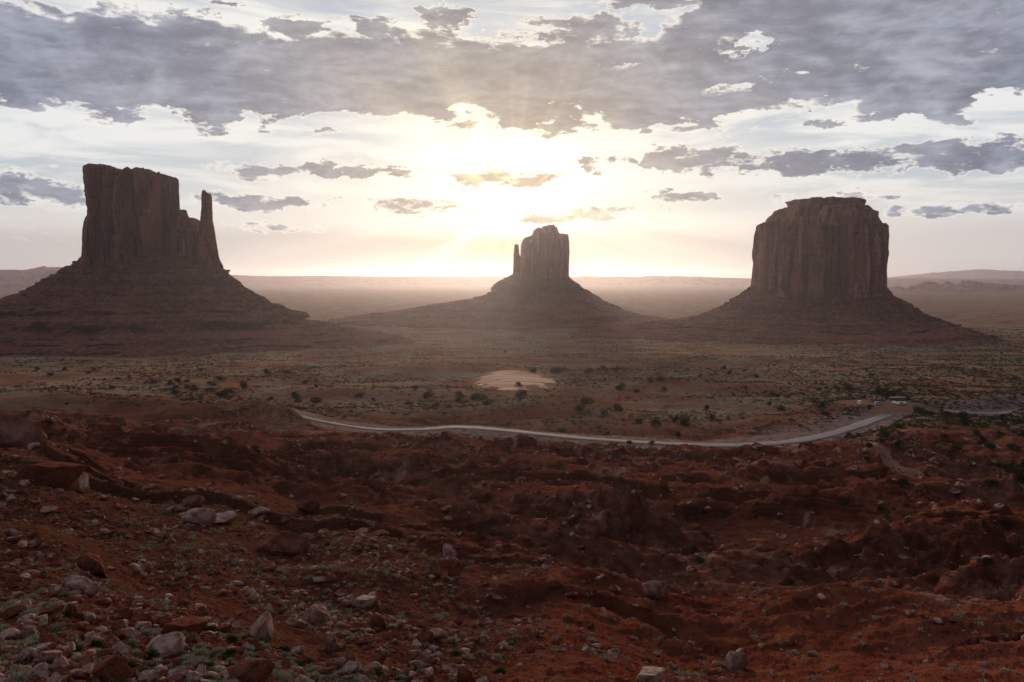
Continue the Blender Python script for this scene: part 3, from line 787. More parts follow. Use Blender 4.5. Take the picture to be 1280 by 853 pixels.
# --- the middle mitten, under the sun
D2 = 2700.
o2 = np.array([at(680, 345, D2)[0], D2, -142.]); b2 = empty('butte', o2)
tag(b2, 'small hazy butte directly below the sun, slim tower with thin spire on its left', 'butte')
loft_block('cliff', D2, [(652,350),(652.6,323),(653,313),(654.5,303),(657.5,296),(660,286)], [(711,350),(710.5,346),(710,321),(709,303),(708,293),(704,286)],
    [(650,303),(656,301),(660.5,295.5),(666.3,292.5),(667.3,286.5),(676,285.5),(679,282.5),(692.5,281),(694.5,285),(697,291.5),(706.5,293.5),(712,296)],
    350, 140, M_cliff, b2, o2, seed=23, n_th=420, n_z=150, amp=.8)
loft_block('spire', D2, [(641,350),(642.2,341),(643,321),(644.2,306)], [(662,350),(656.5,335),(652.5,324),(648.8,318),(648.0,306)],
    [(640,309),(643,306.5),(645,305),(648.3,306),(649.6,313),(653,322),(657,327),(662,330)], 350, 60, M_cliff, b2, o2, seed=29, n_th=120, n_z=110, amp=.35, expo=2.5)
talus(D2, [(641,342),(635,347),(620,355.5),(615,363.6),(600,370.7),(584,374),(560,378),(520,384),(470,391),(410,398)],
      [(710,347),(722.5,355.5),(740,365.6),(753,374.8),(775,384),(789.5,390),(800,394),(850,400)],
      346, 678, 34, .9, [(356,2,.8),(372,2.2,.9),(384,2,.9),(392,2,.8)], M_talus, b2, o2, seed=31, zend=-165)
# --- the round butte on the right
D3 = 2000.
o3 = np.array([at(1022, 345, D3)[0], D3, -138.]); b3 = empty('butte', o3)
tag(b3, 'broad round butte with flat cap rock, on dark red slope at the right', 'butte')
loft_block('cliff', D3, [(939,368),(939.7,359),(940,337),(944,306),(945.5,290),(947,278)], [(1106,368),(1105,361),(1104.5,340),(1106.4,316),(1104.7,296),(1103,278)],
    [(936,281),(946,279),(958,277),(975,273),(1000,271),(1040,270),(1075,272),(1094,274),(1103,278),(1110,282)],
    370, 250, M_cliff2, b3, o3, seed=43, n_th=760, n_z=220, expo=2.5, amp=1.15)
loft_block('upper_tier', D3, [(953,285),(958,277),(962,268),(970,262),(983,256)], [(1100,285),(1095,273),(1093,268),(1086,262),(1078,256)],
    [(945,262),(966,262),(983,257),(1000,256),(1078,256),(1090,263),(1100,266)], 286, 215, M_cliff2, b3, o3, seed=47, n_th=420, n_z=60, expo=2.4, amp=.7)
loft_block('cap_rock', D3, [(984,262),(983.5,257),(981.5,252),(983,248)], [(1078,262),(1079.5,257),(1081,252),(1079,248)],
    [(978,250),(984,249),(1000,247.5),(1030,246.8),(1060,247.8),(1074,248.6),(1084,250.5)], 262, 140, M_cliff2, b3, o3, seed=52, n_th=260, n_z=30, expo=3, amp=.45)
talus(D3, [(940,357),(928,365),(915.6,373),(891.6,388.4),(871,396),(850,399.4),(820,404),(770,410),(700,418)],
      [(1104.7,360),(1114,369),(1125,378),(1151,393.6),(1184,408),(1218,417),(1260,421),(1330,428)],
      363, 1022, 83, .92, [(376,2.6,.9),(387,2,.7),(405,2.6,.95),(416,2,.8)], M_talus, b3, o3, seed=55, n_th=1100, n_z=260, nrock=3200, depth_top=.75, zend=-160)

# ------------------------------------------------------------------ far mesas and ranges
def range_(name, D, prof, depth, mat, seed, jag, ybase=None):
    """long far landform with real depth: crest line given by photo px, py at distance D"""
    n = 420; xs = np.linspace(prof[0][0], prof[-1][0], n); top = np.interp(xs, [p[0] for p in prof], [p[1] for p in prof])
    P = np.array([at(a, b, D) for a, b in zip(xs, top)])
    s = D/F
    P[:, 2] += jag*s*fb2(xs*.09+seed, xs*0, 4, seed)
    rows = []
    for k, f in enumerate(np.linspace(0, 1, 22)):
        prf = sst(f, 0, .38)*(1-sst(f, .62, 1))
        y = D + (f-.5)*depth + depth*.10*fb2(xs*.03, xs*0+f*3, 3, seed+3)
        z = -164+(P[:, 2]+164)*prf*(1+.10*fb2(xs*.08, xs*0+f*5, 3, seed+4)*(prf < .98))
        rows.append(np.c_[P[:, 0]*(y/D), y, z])
    V = np.stack(rows, 1); m_ = V.shape[1]
    i = np.arange(n-1)[:, None]*m_; j = np.arange(m_-1)[None, :]
    Fq = np.stack([i+j, i+m_+j, i+m_+j+1, i+j+1], -1).reshape(-1, 4)[:, ::-1]
    return mesh_obj(name, V.reshape(-1, 3), Fq, mat, smooth=True)
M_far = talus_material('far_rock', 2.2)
tag(range_('rock_formation', 9500, [(1105,361),(1112,359),(1120,357.5),(1127,358),(1132,361),(1138,357.5),(1150,355),(1158,351.5),(1164,353),(1170,352.5),(1176,356),(1185,352),(1190,353),(1197,357),(1202,350.5),(1210,350.5),(1216,352.5),(1224,352.3),(1240,355),(1252,354),(1265,356),(1280,356.5),(1310,358),(1350,362)], 900, M_far, 5, 1.6),
    'hazy row of jagged rock domes on the plain right of the round butte', 'rock formation')
tag(range_('mesa', 12000, [(-200,337),(-60,337.5),(20,337.5),(30,338),(42,336),(50,334.3),(75,334.3),(110,335),(150,336),(158,345),(170,350)], 2200, M_far, 7, .3),
    'long pale flat mesa on the horizon behind the left butte', 'mesa')
tag(range_('hills', 16500, [(-300,350),(240,352),(290,344),(330,345.5),(400,345),(470,346),(560,346),(640,345.5),(720,346.3),(732,345.5),(800,346.5),(805,345),(850,345.6),(930,348),(1000,348.5),(1400,350)], 2600, M_far, 11, .5), kind='structure')
tag(range_('hills', 20500, [(850,350),(1000,350),(1080,349),(1125,348),(1150,346.8),(1160,348),(1230,348),(1237,347.3),(1260,349),(1400,349)], 2600, M_far, 13, .4), kind='structure')
tag(range_('hills', 26500, [(1000,351),(1100,348),(1160,342),(1200,338.5),(1230,337),(1260,338.5),(1320,341),(1420,346)], 3500, M_far, 17, .4), kind='structure')
tag(range_('hills', 5600, [(330,381),(345,377.5),(360,376.8),(380,379),(400,382)], 300, M_talus, 19, .4), kind='structure')

# ------------------------------------------------------------------ rocks
ROCKS = []
for k in range(9):
    rr = random.Random(k)
    V, Fc = rock_shape(4, 100+k, (1, rr.uniform(.6, .95), rr.uniform(.40, .85)), rr.choice([6, 7, 8, 10]), .045)
    o = mesh_obj('boulder', V, Fc, M_boulder); ROCKS.append(o.data); bpy.data.objects.remove(o)
def put(name, me, loc, s, rot):
    o = bpy.data.objects.new(name, me); col.objects.link(o)
    o.location = loc; o.scale = s; o.rotation_euler = rot; return o
HERO = [ # px, py (foot), width px, height px, variant, turn, label
 (10,560,60,50,0,.2,'very large squared red boulder at the left edge, above the rocky slope'),
 (118,716,34,29,1,.5,'rounded light brown boulder on bare red soil below the slope crest'),
 (100,742,34,23,2,1.9,'pointed grey wedge boulder just below the rounded light brown one'),
 (197,820,44,38,3,2.4,'mottled pink and red oblong boulder tilted down to the right'),
 (203,792,34,22,4,.8,'rough grey boulder touching the top of the mottled oblong one'),
 (305,858,56,32,5,1.1,'biggest pale boulder cut by the bottom edge, flat topped'),
 (232,796,40,24,6,.3,'dark red low boulder right of the mottled oblong one'),
 (8,800,24,28,7,.9,'rounded pink boulder at the left edge low on the slope'),
 (330,798,36,34,8,2.2,'leaning grey slab boulder beside the bare red streak'),
 (404,782,34,32,1,.1,'blocky fluted grey boulder standing at the end of the red streak'),
 (413,813,18,20,2,.4,'small pale pink angular rock just below the blocky fluted boulder'),
 (236,634,26,20,3,.7,'smooth tan dome boulder high on the rocky slope'),
 (270,650,44,26,4,2.3,'long dark red slab leaning downhill beside the smooth tan boulder'),
 (352,690,52,30,0,.4,'large overhanging dark brown boulder with deep shade beneath'),
 (250,655,28,24,5,.2,'pale mauve layered block under the smooth tan boulder'),
 (66,608,54,36,6,.5,'big pyramid-shaped dark red boulder in shade near the slope crest'),
 (92,612,36,22,8,2.0,'dark red slab sloping right from the pyramid-shaped boulder'),
 (542,799,25,24,7,.3,'bright whitish angular boulder, the taller of a touching pair mid slope'),
 (526,803,22,20,3,1.3,'grey boulder touching the left side of the bright whitish one'),
 (579,856,25,24,2,.8,'rounded pale boulder, left one of a pair at the bottom edge'),
 (599,857,22,24,4,1.7,'rounded pale boulder, right one of a pair at the bottom edge'),
 (921,836,28,30,1,2.5,'isolated pinkish grey boulder standing on red ledges near the bottom'),
 (817,748,30,28,5,.9,'large nearly black boulder alone beside the pale dry wash'),
 (815,857,34,22,6,.2,'dark boulder with grey top cut by the bottom edge'),
 (540,720,22,20,0,1.2,'square brown boulder on the red slope left of the upright one'),
 (567,722,15,21,8,.1,'upright narrow red boulder beside the square brown one'),
 (560,697,17,17,2,2.0,'light grey boulder above the square brown and upright ones'),
 (474,671,17,14,7,.5,'round grey boulder on smooth red ground above the rubble'),
 (452,667,17,10,3,.1,'low grey boulder left of the round grey one'),
 (666,796,17,14,4,1.0,'small dark brown boulder on the streaked red flat'),
 (456,758,24,14,6,.7,'dull brown boulder beside pale sage on the lower slope'),
 (474,784,18,20,1,.6,'upright pinkish boulder with white edge left of the touching pair'),
 (386,640,20,16,5,.4,'dark bluish rock at the crest of the rubble'),
 (320,646,24,20,7,1.4,'dark block on the slope above the overhanging brown boulder'),
 (434,842,22,24,3,.6,'dark angular rock at the foot of the lower slope'),
 (128,850,60,26,8,.9,'wide brown boulder breaking the bottom edge at lower left')]
for k, (px, py, w, h, var, rz, lab) in enumerate(HERO):
    P = ground_hit(px, min(py, 852), 8, 400)
    if P is None: continue
    if py > 852: P = at(px, py, P[1]*.985); P[2] = float(np.ravel(land(P[0:1], P[1:2]))[0])
    s = P[1]/F*1.18; Wm, Hm = w*s, h*s
    o = put('boulder', ROCKS[var], (P[0], P[1], P[2]-.12*Hm), (Wm*.58, Wm*.55, Hm*.72), (0, .12*math.sin(k*2.1), rz*.35))
    tag(o, lab, 'boulder')
# scattered rocks: power-law sizes, thick on the left slope, in patches elsewhere
rs = np.random.RandomState(11)
n = 200000
r = np.exp(rs.uniform(math.log(13), math.log(330), n)); th = rs.uniform(-.66, .66, n)
x = r*np.sin(th); y = r*np.cos(th)
left = sst(-th+.10*fb2(x*.03, y*.03, 2, 201), -.10, .16)*(1-sst(r, 70, 130))
patch = sst(fb2(x*.05, y*.05, 3, 203), -.1, .35)
dens = np.clip(1.9*left*(.15+.85*sst(fb2(x*.09, y*.09, 3, 205), -.35, .25)) + .36*patch + .03 + .10*(1-sst(r, 110, 190))*sst(th, -.1, .15), 0, 2)
keep = rs.rand(n) < dens*.38
# bare red streak across the left slope
sx = np.array([at(px, py, d_)[:2] for px, py, d_ in ((0,650,60),(90,690,56),(200,735,49),(300,775,45),(380,805,42),(450,830,38))])
ds, _ = near_line(x, y, np.c_[sx, np.zeros(len(sx))]); keep &= ~((ds < 2.0) & (rs.rand(n) < .93))
x, y, r = x[keep], y[keep], r[keep]
size = .062*(rs.pareto(1.7, len(x))+1)*(.8+r/200.); size = np.where(r > 85, size*(1+(r-85)/60), size); size = np.minimum(size, .10+.0085*r); size *= np.where(r > 120, 1.0, 1)
d_, _ = near_line(x, y, RC); ok = d_ > 9; x, y, r, size = x[ok], y[ok], r[ok], size[ok]
app = size/r; order = np.argsort(-app)
z = land(x, y)
NI = 250; cnt = 0
inview = (np.abs(x/y) < .66)
ind = [i for i in order if inview[i] and -z[i]/y[i] < .56][:NI]
def where(px_, py_):
    if px_ < 300: return ('stone lying among the sage on the left rocky slope', 'stones among sage on the left slope')
    if px_ < 620: return ('stone in the red rubble on the lower middle slope', 'stones in the middle rubble')
    return ('dark stone on the bare red badland ground at right', 'stones on the right badlands')
for i in ind:
    P = (x[i], y[i], z[i]-.1*size[i]); s = size[i]
    px_ = 640+F*x[i]/y[i]; lab, grp = where(px_, 0)
    o = put('rock', ROCKS[rs.randint(9)], P, (s*rs.uniform(.8, 1.25), s*rs.uniform(.7, 1.1), s*rs.uniform(.55, 1.0)), (rs.uniform(-.25, .25), rs.uniform(-.25, .25), rs.uniform(0, 6.28)))
    tag(o, lab, 'rock', grp)
sel = np.setdiff1d(np.arange(len(x)), np.array(ind))
def rubble_mat():
    m, nt, p = new_mat('rubble_stone'); v = worldpos(nt)
    n0 = noise(nt, v, .9, 2, .5); n1 = noise(nt, v, 5, 5, .65)
    c = mixc(nt, n0.ss(.46, .68), (.17, .050, .032), (.50, .33, .28)); c = mixc(nt, n1.ss(.5, .65)*.6, c, (.10, .045, .033))
    nt.links.new(c, p.inputs['Base Color']); return m
M_rubble = rubble_mat()
sm = [rock_shape(2, 300+k, (1, .8, .62), 7, .03) for k in range(8)]
o = batch('rubble', x[sel], y[sel], z[sel]-.1*size[sel], size[sel]*.85, sm, M_rubble, rs)
tag(o, 'broken stones scattered over the foreground slopes', 'rubble', kind='stuff')

# ------------------------------------------------------------------ sage and other low plants
def tuft(n, seed, w=.10, l=.40, up=.25):
    rs = np.random.RandomState(seed); V = []; Fc = []
    for k in range(n):
        a = rs.uniform(0, 6.28); e = math.acos(rs.uniform(0, 1)); rad = rs.uniform(.55, 1)
        d = np.array([math.sin(e)*math.cos(a), math.sin(e)*math.sin(a), math.cos(e)*.8+up*.3])
        b = d*rad*rs.uniform(.35, .75); t = d*rad+rs.randn(3)*.08
        s = np.cross(d, rs.randn(3)); s /= np.linalg.norm(s)+1e-6; s *= w*rs.uniform(.5, 1.2)
        k0 = len(V); V += [b-s, b+s, t]; Fc.append([k0, k0+1, k0+2])
    V = np.array(V); V[:, 2] = np.maximum(V[:, 2], -.02); return V, np.array(Fc)
SAGE = []; GREEN = []
for k in range(6):
    V, Fc = tuft(420, 400+k, .055); o = mesh_obj('sagebrush', V, Fc, M_sage); SAGE.append(o.data); bpy.data.objects.remove(o)
for k in range(4):
    V, Fc = tuft(420, 440+k, .07); o = mesh_obj('green_bush', V, Fc, M_green); GREEN.append(o.data); bpy.data.objects.remove(o)
n = 20000
r = np.exp(rs.uniform(math.log(14), math.log(420), n)); th = rs.uniform(-.66, .66, n); x = r*np.sin(th); y = r*np.cos(th)
left = sst(-th+.10*fb2(x*.03, y*.03, 2, 201), -.10, .16)*(1-sst(r, 90, 150))
dens = np.clip(.85*left*sst(fb2(x*.06, y*.06, 3, 215), -.4, .3)+.10*sst(fb2(x*.03, y*.03, 3, 217), -.1, .4)+.13*sst(th, .0, .25), 0, 1)
keep = rs.rand(n) < dens; ds, _ = near_line(x, y, np.c_[sx, np.zeros(len(sx))]); keep &= ds > 2.2
d_, _ = near_line(x, y, RC); keep &= d_ > 9
x, y, r = x[keep], y[keep], r[keep]; z = land(x, y); size = rs.uniform(.16, .46, len(x))**1.0*(.9+r/350)
order = np.argsort(-size/r); ind = [i for i in order if -z[i]/y[i] < .55 and abs(x[i]/y[i]) < .66]
si = 0; gi = 0; used = []
for i in ind:
    green = (i % 3 == 0)
    if green and gi >= 90: continue
    if not green and si >= 230: continue
    me = GREEN[i % 4] if green else SAGE[i % 6]
    px_ = 640+F*x[i]/y[i]
    o = put('green_bush' if green else 'sagebrush', me, (x[i], y[i], z[i]-.03), (size[i]*1.1, size[i]*1.1, size[i]*.85), (0, 0, (i*1.7) % 6.28))
    if green:
        gi += 1
        if px_ < 450: tag(o, 'dark green bush growing between stones on the left slope', 'bush', 'green bushes on the left slope')
        else: tag(o, 'dark green bush on the open red ground right of the rubble slope', 'bush', 'green bushes on the red ground')
    else:
        si += 1
        if px_ < 330: tag(o, 'pale grey sagebrush among the rocks of the left slope', 'sagebrush', 'sagebrush on the left slope')
        elif px_ < 650: tag(o, 'pale grey sagebrush on the reddish middle slope', 'sagebrush', 'sagebrush on the middle slope')
        else: tag(o, 'pale grey sagebrush dotted over the right red badlands', 'sagebrush', 'sagebrush on the right badlands')
    used.append(i)
rest = np.setdiff1d(np.arange(len(x)), np.array(used))
low_t = [tuft(44, 500+k, .16) for k in range(5)]
o = batch('low_scrub', x[rest], y[rest], z[rest], size[rest], low_t, M_sage, rs, (.7, 1), 0); tag(o, 'small grey scrub between the stones', 'scrub', kind='stuff')
# mid and far plain: scrub in drifts
n = 150000
r = np.exp(rs.uniform(math.log(300), math.log(2600), n)); th = rs.uniform(-.66, .66, n); x = r*np.sin(th); y = r*np.cos(th)
dens = sst(fb2(x*.006, y*.010, 4, 85), -.45, .35)*sst(r, 330, 520)*.75 + .9*sst(th, .33, .45)*sst(r, 240, 330)*sst(fb2(x*.02, y*.02, 3, 219), -.4, .2)
keep = rs.rand(n) < dens*.62
d_, _ = near_line(x, y, RC); keep &= d_ > 9
dn = np.hypot((x-DUNE[0])/35, (y-DUNE[1])/112); keep &= dn > 1.05; keep &= np.hypot((x-PARK[0])/1.7, y-PARK[1]) > 15
x, y, r = x[keep], y[keep], r[keep]; z = land(x, y)
size = rs.uniform(.45, 1.0, len(x))**1.5*1.55*(1+.0007*r)
t2 = [tuft(22, 520+k, .30) for k in range(5)]
M_scrub = tint_material('plain_scrub_leaf', (.065, .068, .034), (.09, .09, .045), (.04, .042, .02), .5)
o = batch('scrub', x, y, z, size, t2, M_scrub, rs, (.55, .9), 0); tag(o, 'low scrub drifts on the sage plain', 'scrub', kind='stuff')

# ------------------------------------------------------------------ junipers and dark bushes one can tell apart
def clump(n, seed, w, blobs=5):
    rs = np.random.RandomState(seed); C = rs.uniform(-.55, .55, (blobs, 3)); C[:, 2] = rs.uniform(.35, 1.0, blobs); C[0] = (0, 0, .6)
    R_ = rs.uniform(.35, .6, blobs); V = []; Fc = []
    for k in range(n):
        b = rs.randint(blobs); d = rs.randn(3); d /= np.linalg.norm(d); p = C[b]+d*R_[b]*rs.uniform(.6, 1.05)
        if p[2] < .02: p[2] = .05
        s1 = rs.randn(3); s1 /= np.linalg.norm(s1); s2 = np.cross(s1, rs.randn(3)); s2 /= np.linalg.norm(s2)+1e-6
        k0 = len(V); V += [p-s1*w, p+s1*w*.6+s2*w*.6, p+s2*w*1.2-s1*w*.3]; Fc.append([k0, k0+1, k0+2])
    return np.array(V), np.array(Fc)
JUN = []
for k in range(5):
    V, Fc = clump(650, 600+k, .11); o = mesh_obj('crown', V, Fc, M_juniper); JUN.append(o.data); bpy.data.objects.remove(o)
def trunk_mesh():
    V = []; Fc = []
    def limb(p0, p1, r0, r1):
        p0, p1 = np.array(p0, float), np.array(p1, float); d = p1-p0; d /= np.linalg.norm(d); a = np.cross(d, (.3, 1, .2)); a /= np.linalg.norm(a); b = np.cross(d, a)
        k0 = len(V)
        for (p, r_) in ((p0, r0), ((p0+p1)/2+.03*a, (r0+r1)/2), (p1, r1)):
            for q in range(7): t = q*2*math.pi/7; V.append(p+r_*(math.cos(t)*a+math.sin(t)*b))
        for l in range(2):
            for q in range(7):
                i0 = k0+l*7+q; i1 = k0+l*7+(q+1) % 7; Fc.append([i0, i1, i1+7]); Fc.append([i0, i1+7, i0+7])
    limb((0, 0, -.12), (.05, .02, .38), .09, .06); limb((.05, .02, .36), (.35, .1, .75), .055, .02)
    limb((.05, .02, .36), (-.3, .2, .8), .05, .02); limb((.04, .02, .3), (0, -.3, .7), .045, .02)
    return np.array(V), np.array(Fc)
V, Fc = trunk_mesh(); o = mesh_obj('trunk', V, Fc, M_bark); TRUNK = o.data; bpy.data.objects.remove(o)
JL = [ # px, py (foot), width px
 (64,470,7,),(80,464,7),(46,463,6),(112,467,6),(118,463,5),(194,480,9),(212,482,9),(222,479,8),(234,478,7),(220,486,7),(236,486,9),(242,489,10),(218,495,11),(252,463,6),(262,490,9),(264,481,8),(273,475,7),(276,477,8),(278,496,15),(284,492,10),(268,483,8),(304,486,13),(333,468,8),(358,466,7),(360,468,6),(382,480,8),(395,485,6),(370,500,10),(393,502,11),(338,500,6),(84,506,5),
 (395,478,6),(368,497,9),(371,504,8),(396,504,9),(449,497,10),(467,502,7),(519,488,8),(510,506,8),(533,498,13),(545,509,9),(575,498,12),(573,504,9),(594,500,16),(608,507,10),(651,496,14),(649,484,9),(632,442,5),(697,466,14),(691,467,9),(735,467,11),(755,464,10),(771,465,8),(730,505,15),(724,516,12),(754,518,9),(773,515,14),(776,489,12),(794,491,8),(825,477,9),(812,478,7),(831,490,9),(845,528,9),(797,530,10),(820,532,11),(853,530,14),(848,546,9),(815,556,7),(786,555,8),(704,541,6),(665,466,9),
 (884,512,8),(890,526,10),(855,533,12),(968,496,9),(975,514,10),(962,507,7),(1028,510,11),(1033,520,10),(1065,489,9),(944,472,7),(912,468,6),(905,462,6),(1090,470,6),(1130,500,12),(1104,496,16),(1116,498,13),(1098,493,9),(1160,520,13),(1150,516,12),(1182,521,11),(1202,524,13),(1206,532,14),(1182,547,8),(1222,543,9),(1250,544,8),(1194,567,17),(1228,556,11),(1238,560,13),(1240,563,12),(1268,564,14),(1278,546,10),(1254,526,10),(1275,530,10),(1262,590,17),(1272,594,15),(1280,586,14),(1277,604,13),(1243,607,14),(1248,585,10),(1107,547,12),(1122,559,10),(1086,560,9),(1103,554,10),(1084,576,10),(1124,536,9),(1060,551,9),(1256,664,14),(1235,704,16),(870,640,12),(906,643,10),(877,643,8),(962,597,9),(1057,630,12),(922,612,7),(876,704,11),(1100,640,10),(1130,608,9),(988,730,14)]
NAMED = {(278,496): 'largest dark juniper at the left end of the plain, before the red hills', (304,486): 'lone wide juniper between the left bushes and the road end',
 (651,496): 'tall dark juniper standing at the front edge of the bare sand dune', (697,466): 'wide dark juniper just behind the right side of the sand dune',
 (594,500): 'broad low juniper left below the sand dune', (1194,567): 'largest round black juniper on the scrubby rise right of the road',
 (1104,496): 'green juniper clump behind the parked cars', (730,505): 'spreading grey juniper right below the sand dune', (773,515): 'dark juniper on the reddish rise right of the sand dune',
 (1256,664): 'dark bush by the shaded ledge at the right edge', (1235,704): 'black bush below the shaded ledge at the right edge'}
for k, t in enumerate(JL):
    px, py, w = t
    P = ground_hit(px, py, 60, 4000)
    if P is None: continue
    s = P[1]/F*w*.76
    root = empty('juniper', (P[0], P[1], P[2]-.05), (k*1.3) % 6.28)
    c_ = bpy.data.objects.new('crown', JUN[k % 5]); col.objects.link(c_); c_.parent = root; c_.scale = (s, s*.95, s*(.62+.2*((k*7) % 5)/5))
    t_ = bpy.data.objects.new('trunk', TRUNK); col.objects.link(t_); t_.parent = root; t_.scale = (s, s, s*.7)
    if (px, py) in NAMED: tag(root, NAMED[(px, py)], 'juniper')
    elif py > 575: tag(root, 'dark bush on the red badlands below the road', 'juniper', 'bushes on the badlands below the road')
    elif px < 440: tag(root, 'small dark juniper on the pale plain left of the road end', 'juniper', 'junipers left of the road')
    elif px < 860: tag(root, 'small dark juniper around the sand dune above the road', 'juniper', 'junipers around the dune')
    elif px < 1135 and py < 532: tag(root, 'small dark juniper behind the road near the parked cars', 'juniper', 'junipers behind the road at right')
    else: tag(root, 'dark round juniper on the scrubby rise right of the road bend', 'juniper', 'junipers right of the road bend')

# ------------------------------------------------------------------ vehicles at the turn-out
def box(x0, x1, y0, y1, z0, z1, taper=0, tz=0, bev=.04):
    import bmesh
    bm = bmesh.new()
    v = [bm.verts.new(p) for p in ((x0,y0,z0),(x1,y0,z0),(x1,y1,z0),(x0,y1,z0),(x0+taper,y0+tz,z1),(x1-taper,y0+tz,z1),(x1-taper,y1-tz,z1),(x0+taper,y1-tz,z1))]
    for f in ((3,2,1,0),(4,5,6,7),(0,1,5,4),(1,2,6,5),(2,3,7,6),(3,0,4,7)): bm.faces.new([v[i] for i in f])
    if bev: bmesh.ops.bevel(bm, geom=bm.edges[:], offset=bev, segments=2, affect='EDGES')
    bmesh.ops.triangulate(bm, faces=bm.faces[:])
    bm.verts.index_update(); V = np.array([q.co[:] for q in bm.verts]); Fc = np.array([[q.index for q in f.verts] for f in bm.faces]); bm.free(); return V, Fc
def join(*parts):
    Vs, Fs, o = [], [], 0
    for V, Fc in parts: Vs.append(V); Fs.append(Fc+o); o += len(V)
    return np.vstack(Vs), np.vstack(Fs)
def prism(outline, w, inset=0):
    """side outline (x,z) extruded across the width"""
    import bmesh
    bm = bmesh.new(); a = [bm.verts.new((x, -w/2, z)) for x, z in outline]; b = [bm.verts.new((x, w/2, z)) for x, z in outline]
    bm.faces.new(a[::-1]); bm.faces.new(b)
    for i in range(len(a)): j = (i+1) % len(a); bm.faces.new((a[i], a[j], b[j], b[i]))
    bmesh.ops.recalc_face_normals(bm, faces=bm.faces[:]); bmesh.ops.bevel(bm, geom=bm.edges[:], offset=.035, segments=2, affect='EDGES')
    bmesh.ops.triangulate(bm, faces=bm.faces[:]); bm.verts.index_update()
    V = np.array([q.co[:] for q in bm.verts]); Fc = np.array([[q.index for q in f.verts] for f in bm.faces]); bm.free(); return V, Fc
def disc(x, y, z, r, w, n=16):
    V = []; Fc = []
    for s_ in (-w/2, w/2):
        for k in range(n): a = k*2*math.pi/n; V.append((x+r*math.cos(a), y+s_, z+r*math.sin(a)))
    V += [(x, y-w/2, z), (x, y+w/2, z)]
    for k in range(n):
        j = (k+1) % n; Fc += [[k, j, n+j], [k, n+j, n+k], [2*n, j, k], [2*n+1, n+k, n+j]]
    return np.array(V), np.array(Fc)
M_glass = plain_material('car_glass', (.02, .025, .03), .08, 0, .6, 0)
M_tyre = plain_material('tyre_rubber', (.02, .02, .02), .8)
M_rim = plain_material('rim_metal', (.45, .45, .46), .35, .8)
M_lamp = plain_material('lamp_lens', (.75, .74, .70), .15, 0, .6, 0)
def paint(n, c): return plain_material(n, c, .3, 0, .5, .05)
PAINTS = {'white': paint('white_paint', (.78, .78, .78)), 'silver': paint('silver_paint', (.50, .52, .55)), 'black': paint('dark_paint', (.03, .03, .035)),
          'red': paint('red_paint', (.30, .05, .03)), 'green': paint('green_paint', (.16, .19, .16))}
BODY = {'car': ([(-2.25,.35),(2.25,.35),(2.28,.75),(1.5,.92),(-1.7,.95),(-2.27,.85)], [(-1.6,.93),(1.0,.91),(.35,1.42),(-.95,1.45)], 1.8),
        'suv': ([(-2.3,.4),(2.3,.4),(2.33,.9),(1.35,1.08),(-2.3,1.08)], [(-2.22,1.06),(1.2,1.06),(.55,1.75),(-2.0,1.78)], 1.9),
        'pickup': ([(-2.75,.5),(2.75,.5),(2.78,1.0),(1.6,1.15),(-2.75,1.12)], [(-.75,1.1),(1.4,1.12),(.75,1.85),(-.55,1.88)], 1.95),
        'van': ([(-2.6,.4),(2.6,.4),(2.62,1.05),(2.1,1.25),(-2.6,1.25)], [(-2.57,1.23),(2.0,1.23),(1.35,2.2),(-2.5,2.25)], 2.0)}
def vehicle(kind, colr, px, py, Yd, rz, label):
    P = at(px, py, Yd); P[2] = float(np.ravel(land(P[0:1], P[1:2]))[0])
    root = empty({'car': 'parked_car', 'suv': 'parked_suv', 'pickup': 'parked_pickup', 'van': 'parked_van'}[kind], P+np.array([0, 0, .03]), rz)
    tag(root, label, kind if kind != 'suv' else 'car', None)
    low_, cab, w = BODY[kind]; pm = PAINTS[colr]
    body = mesh_obj('body', *prism(low_, w), pm, root)
    mesh_obj('cabin', *prism(cab, w*.86), pm, root)
    x0, x1 = cab[0][0], cab[1][0]; xt0, xt1 = cab[3][0], cab[2][0]; z0, z1 = cab[0][1]+.1, cab[2][1]-.1
    g = [(x0+.22, z0), (x1-.22, z0), (xt1-.05, z1), (xt0+.1, z1)]
    for sy in (-1, 1):
        V, Fc = prism(g, .05); V[:, 1] += sy*(w*.43); mesh_obj('side_window', V, Fc, M_glass, root)
    V, Fc = box(-.04, .04, -w*.36, w*.36, 0, math.hypot(x1-xt1, z1-z0)*.82, bev=0)
    an = math.atan2(x1-xt1, z1-z0); c, s = math.cos(-an), math.sin(-an)
    Vr = V.copy(); Vr[:, 0] = V[:, 0]*c+V[:, 2]*s+x1-.05; Vr[:, 2] = -V[:, 0]*s+V[:, 2]*c+z0-.02
    mesh_obj('windscreen', Vr, Fc, M_glass, root)
    for wx in (low_[1][0]*.62, low_[0][0]*.60):
        for sy in (-1, 1):
            wh = mesh_obj('wheel', *disc(wx, sy*(w/2-.08), .36, .36, .24), M_tyre, root)
            mesh_obj('rim', *disc(wx, sy*(w/2-.07), .36, .20, .27), M_rim, wh)
    for sy in (-1, 1):
        mesh_obj('headlight', *box(low_[1][0]-.04, low_[1][0]+.03, sy*w*.36-.16, sy*w*.36+.16, .62, .80, bev=.02), M_lamp, root)
    if kind == 'pickup':
        mesh_obj('cargo_bed', *box(-2.65, -.85, -.85, .85, 1.08, 1.16, bev=.01), M_tyre, root)
    return root
vehicle('van', 'white', 1074, 506, 447, 1.2, 'white van parked at the left end of the dirt turn-out')
vehicle('car', 'black', 1087, 508, 441, .15, 'dark car parked nearest the road, before the silver one')
vehicle('suv', 'silver', 1098.5, 506.5, 446, .1, 'silver car parked in the middle of the row at the turn-out')
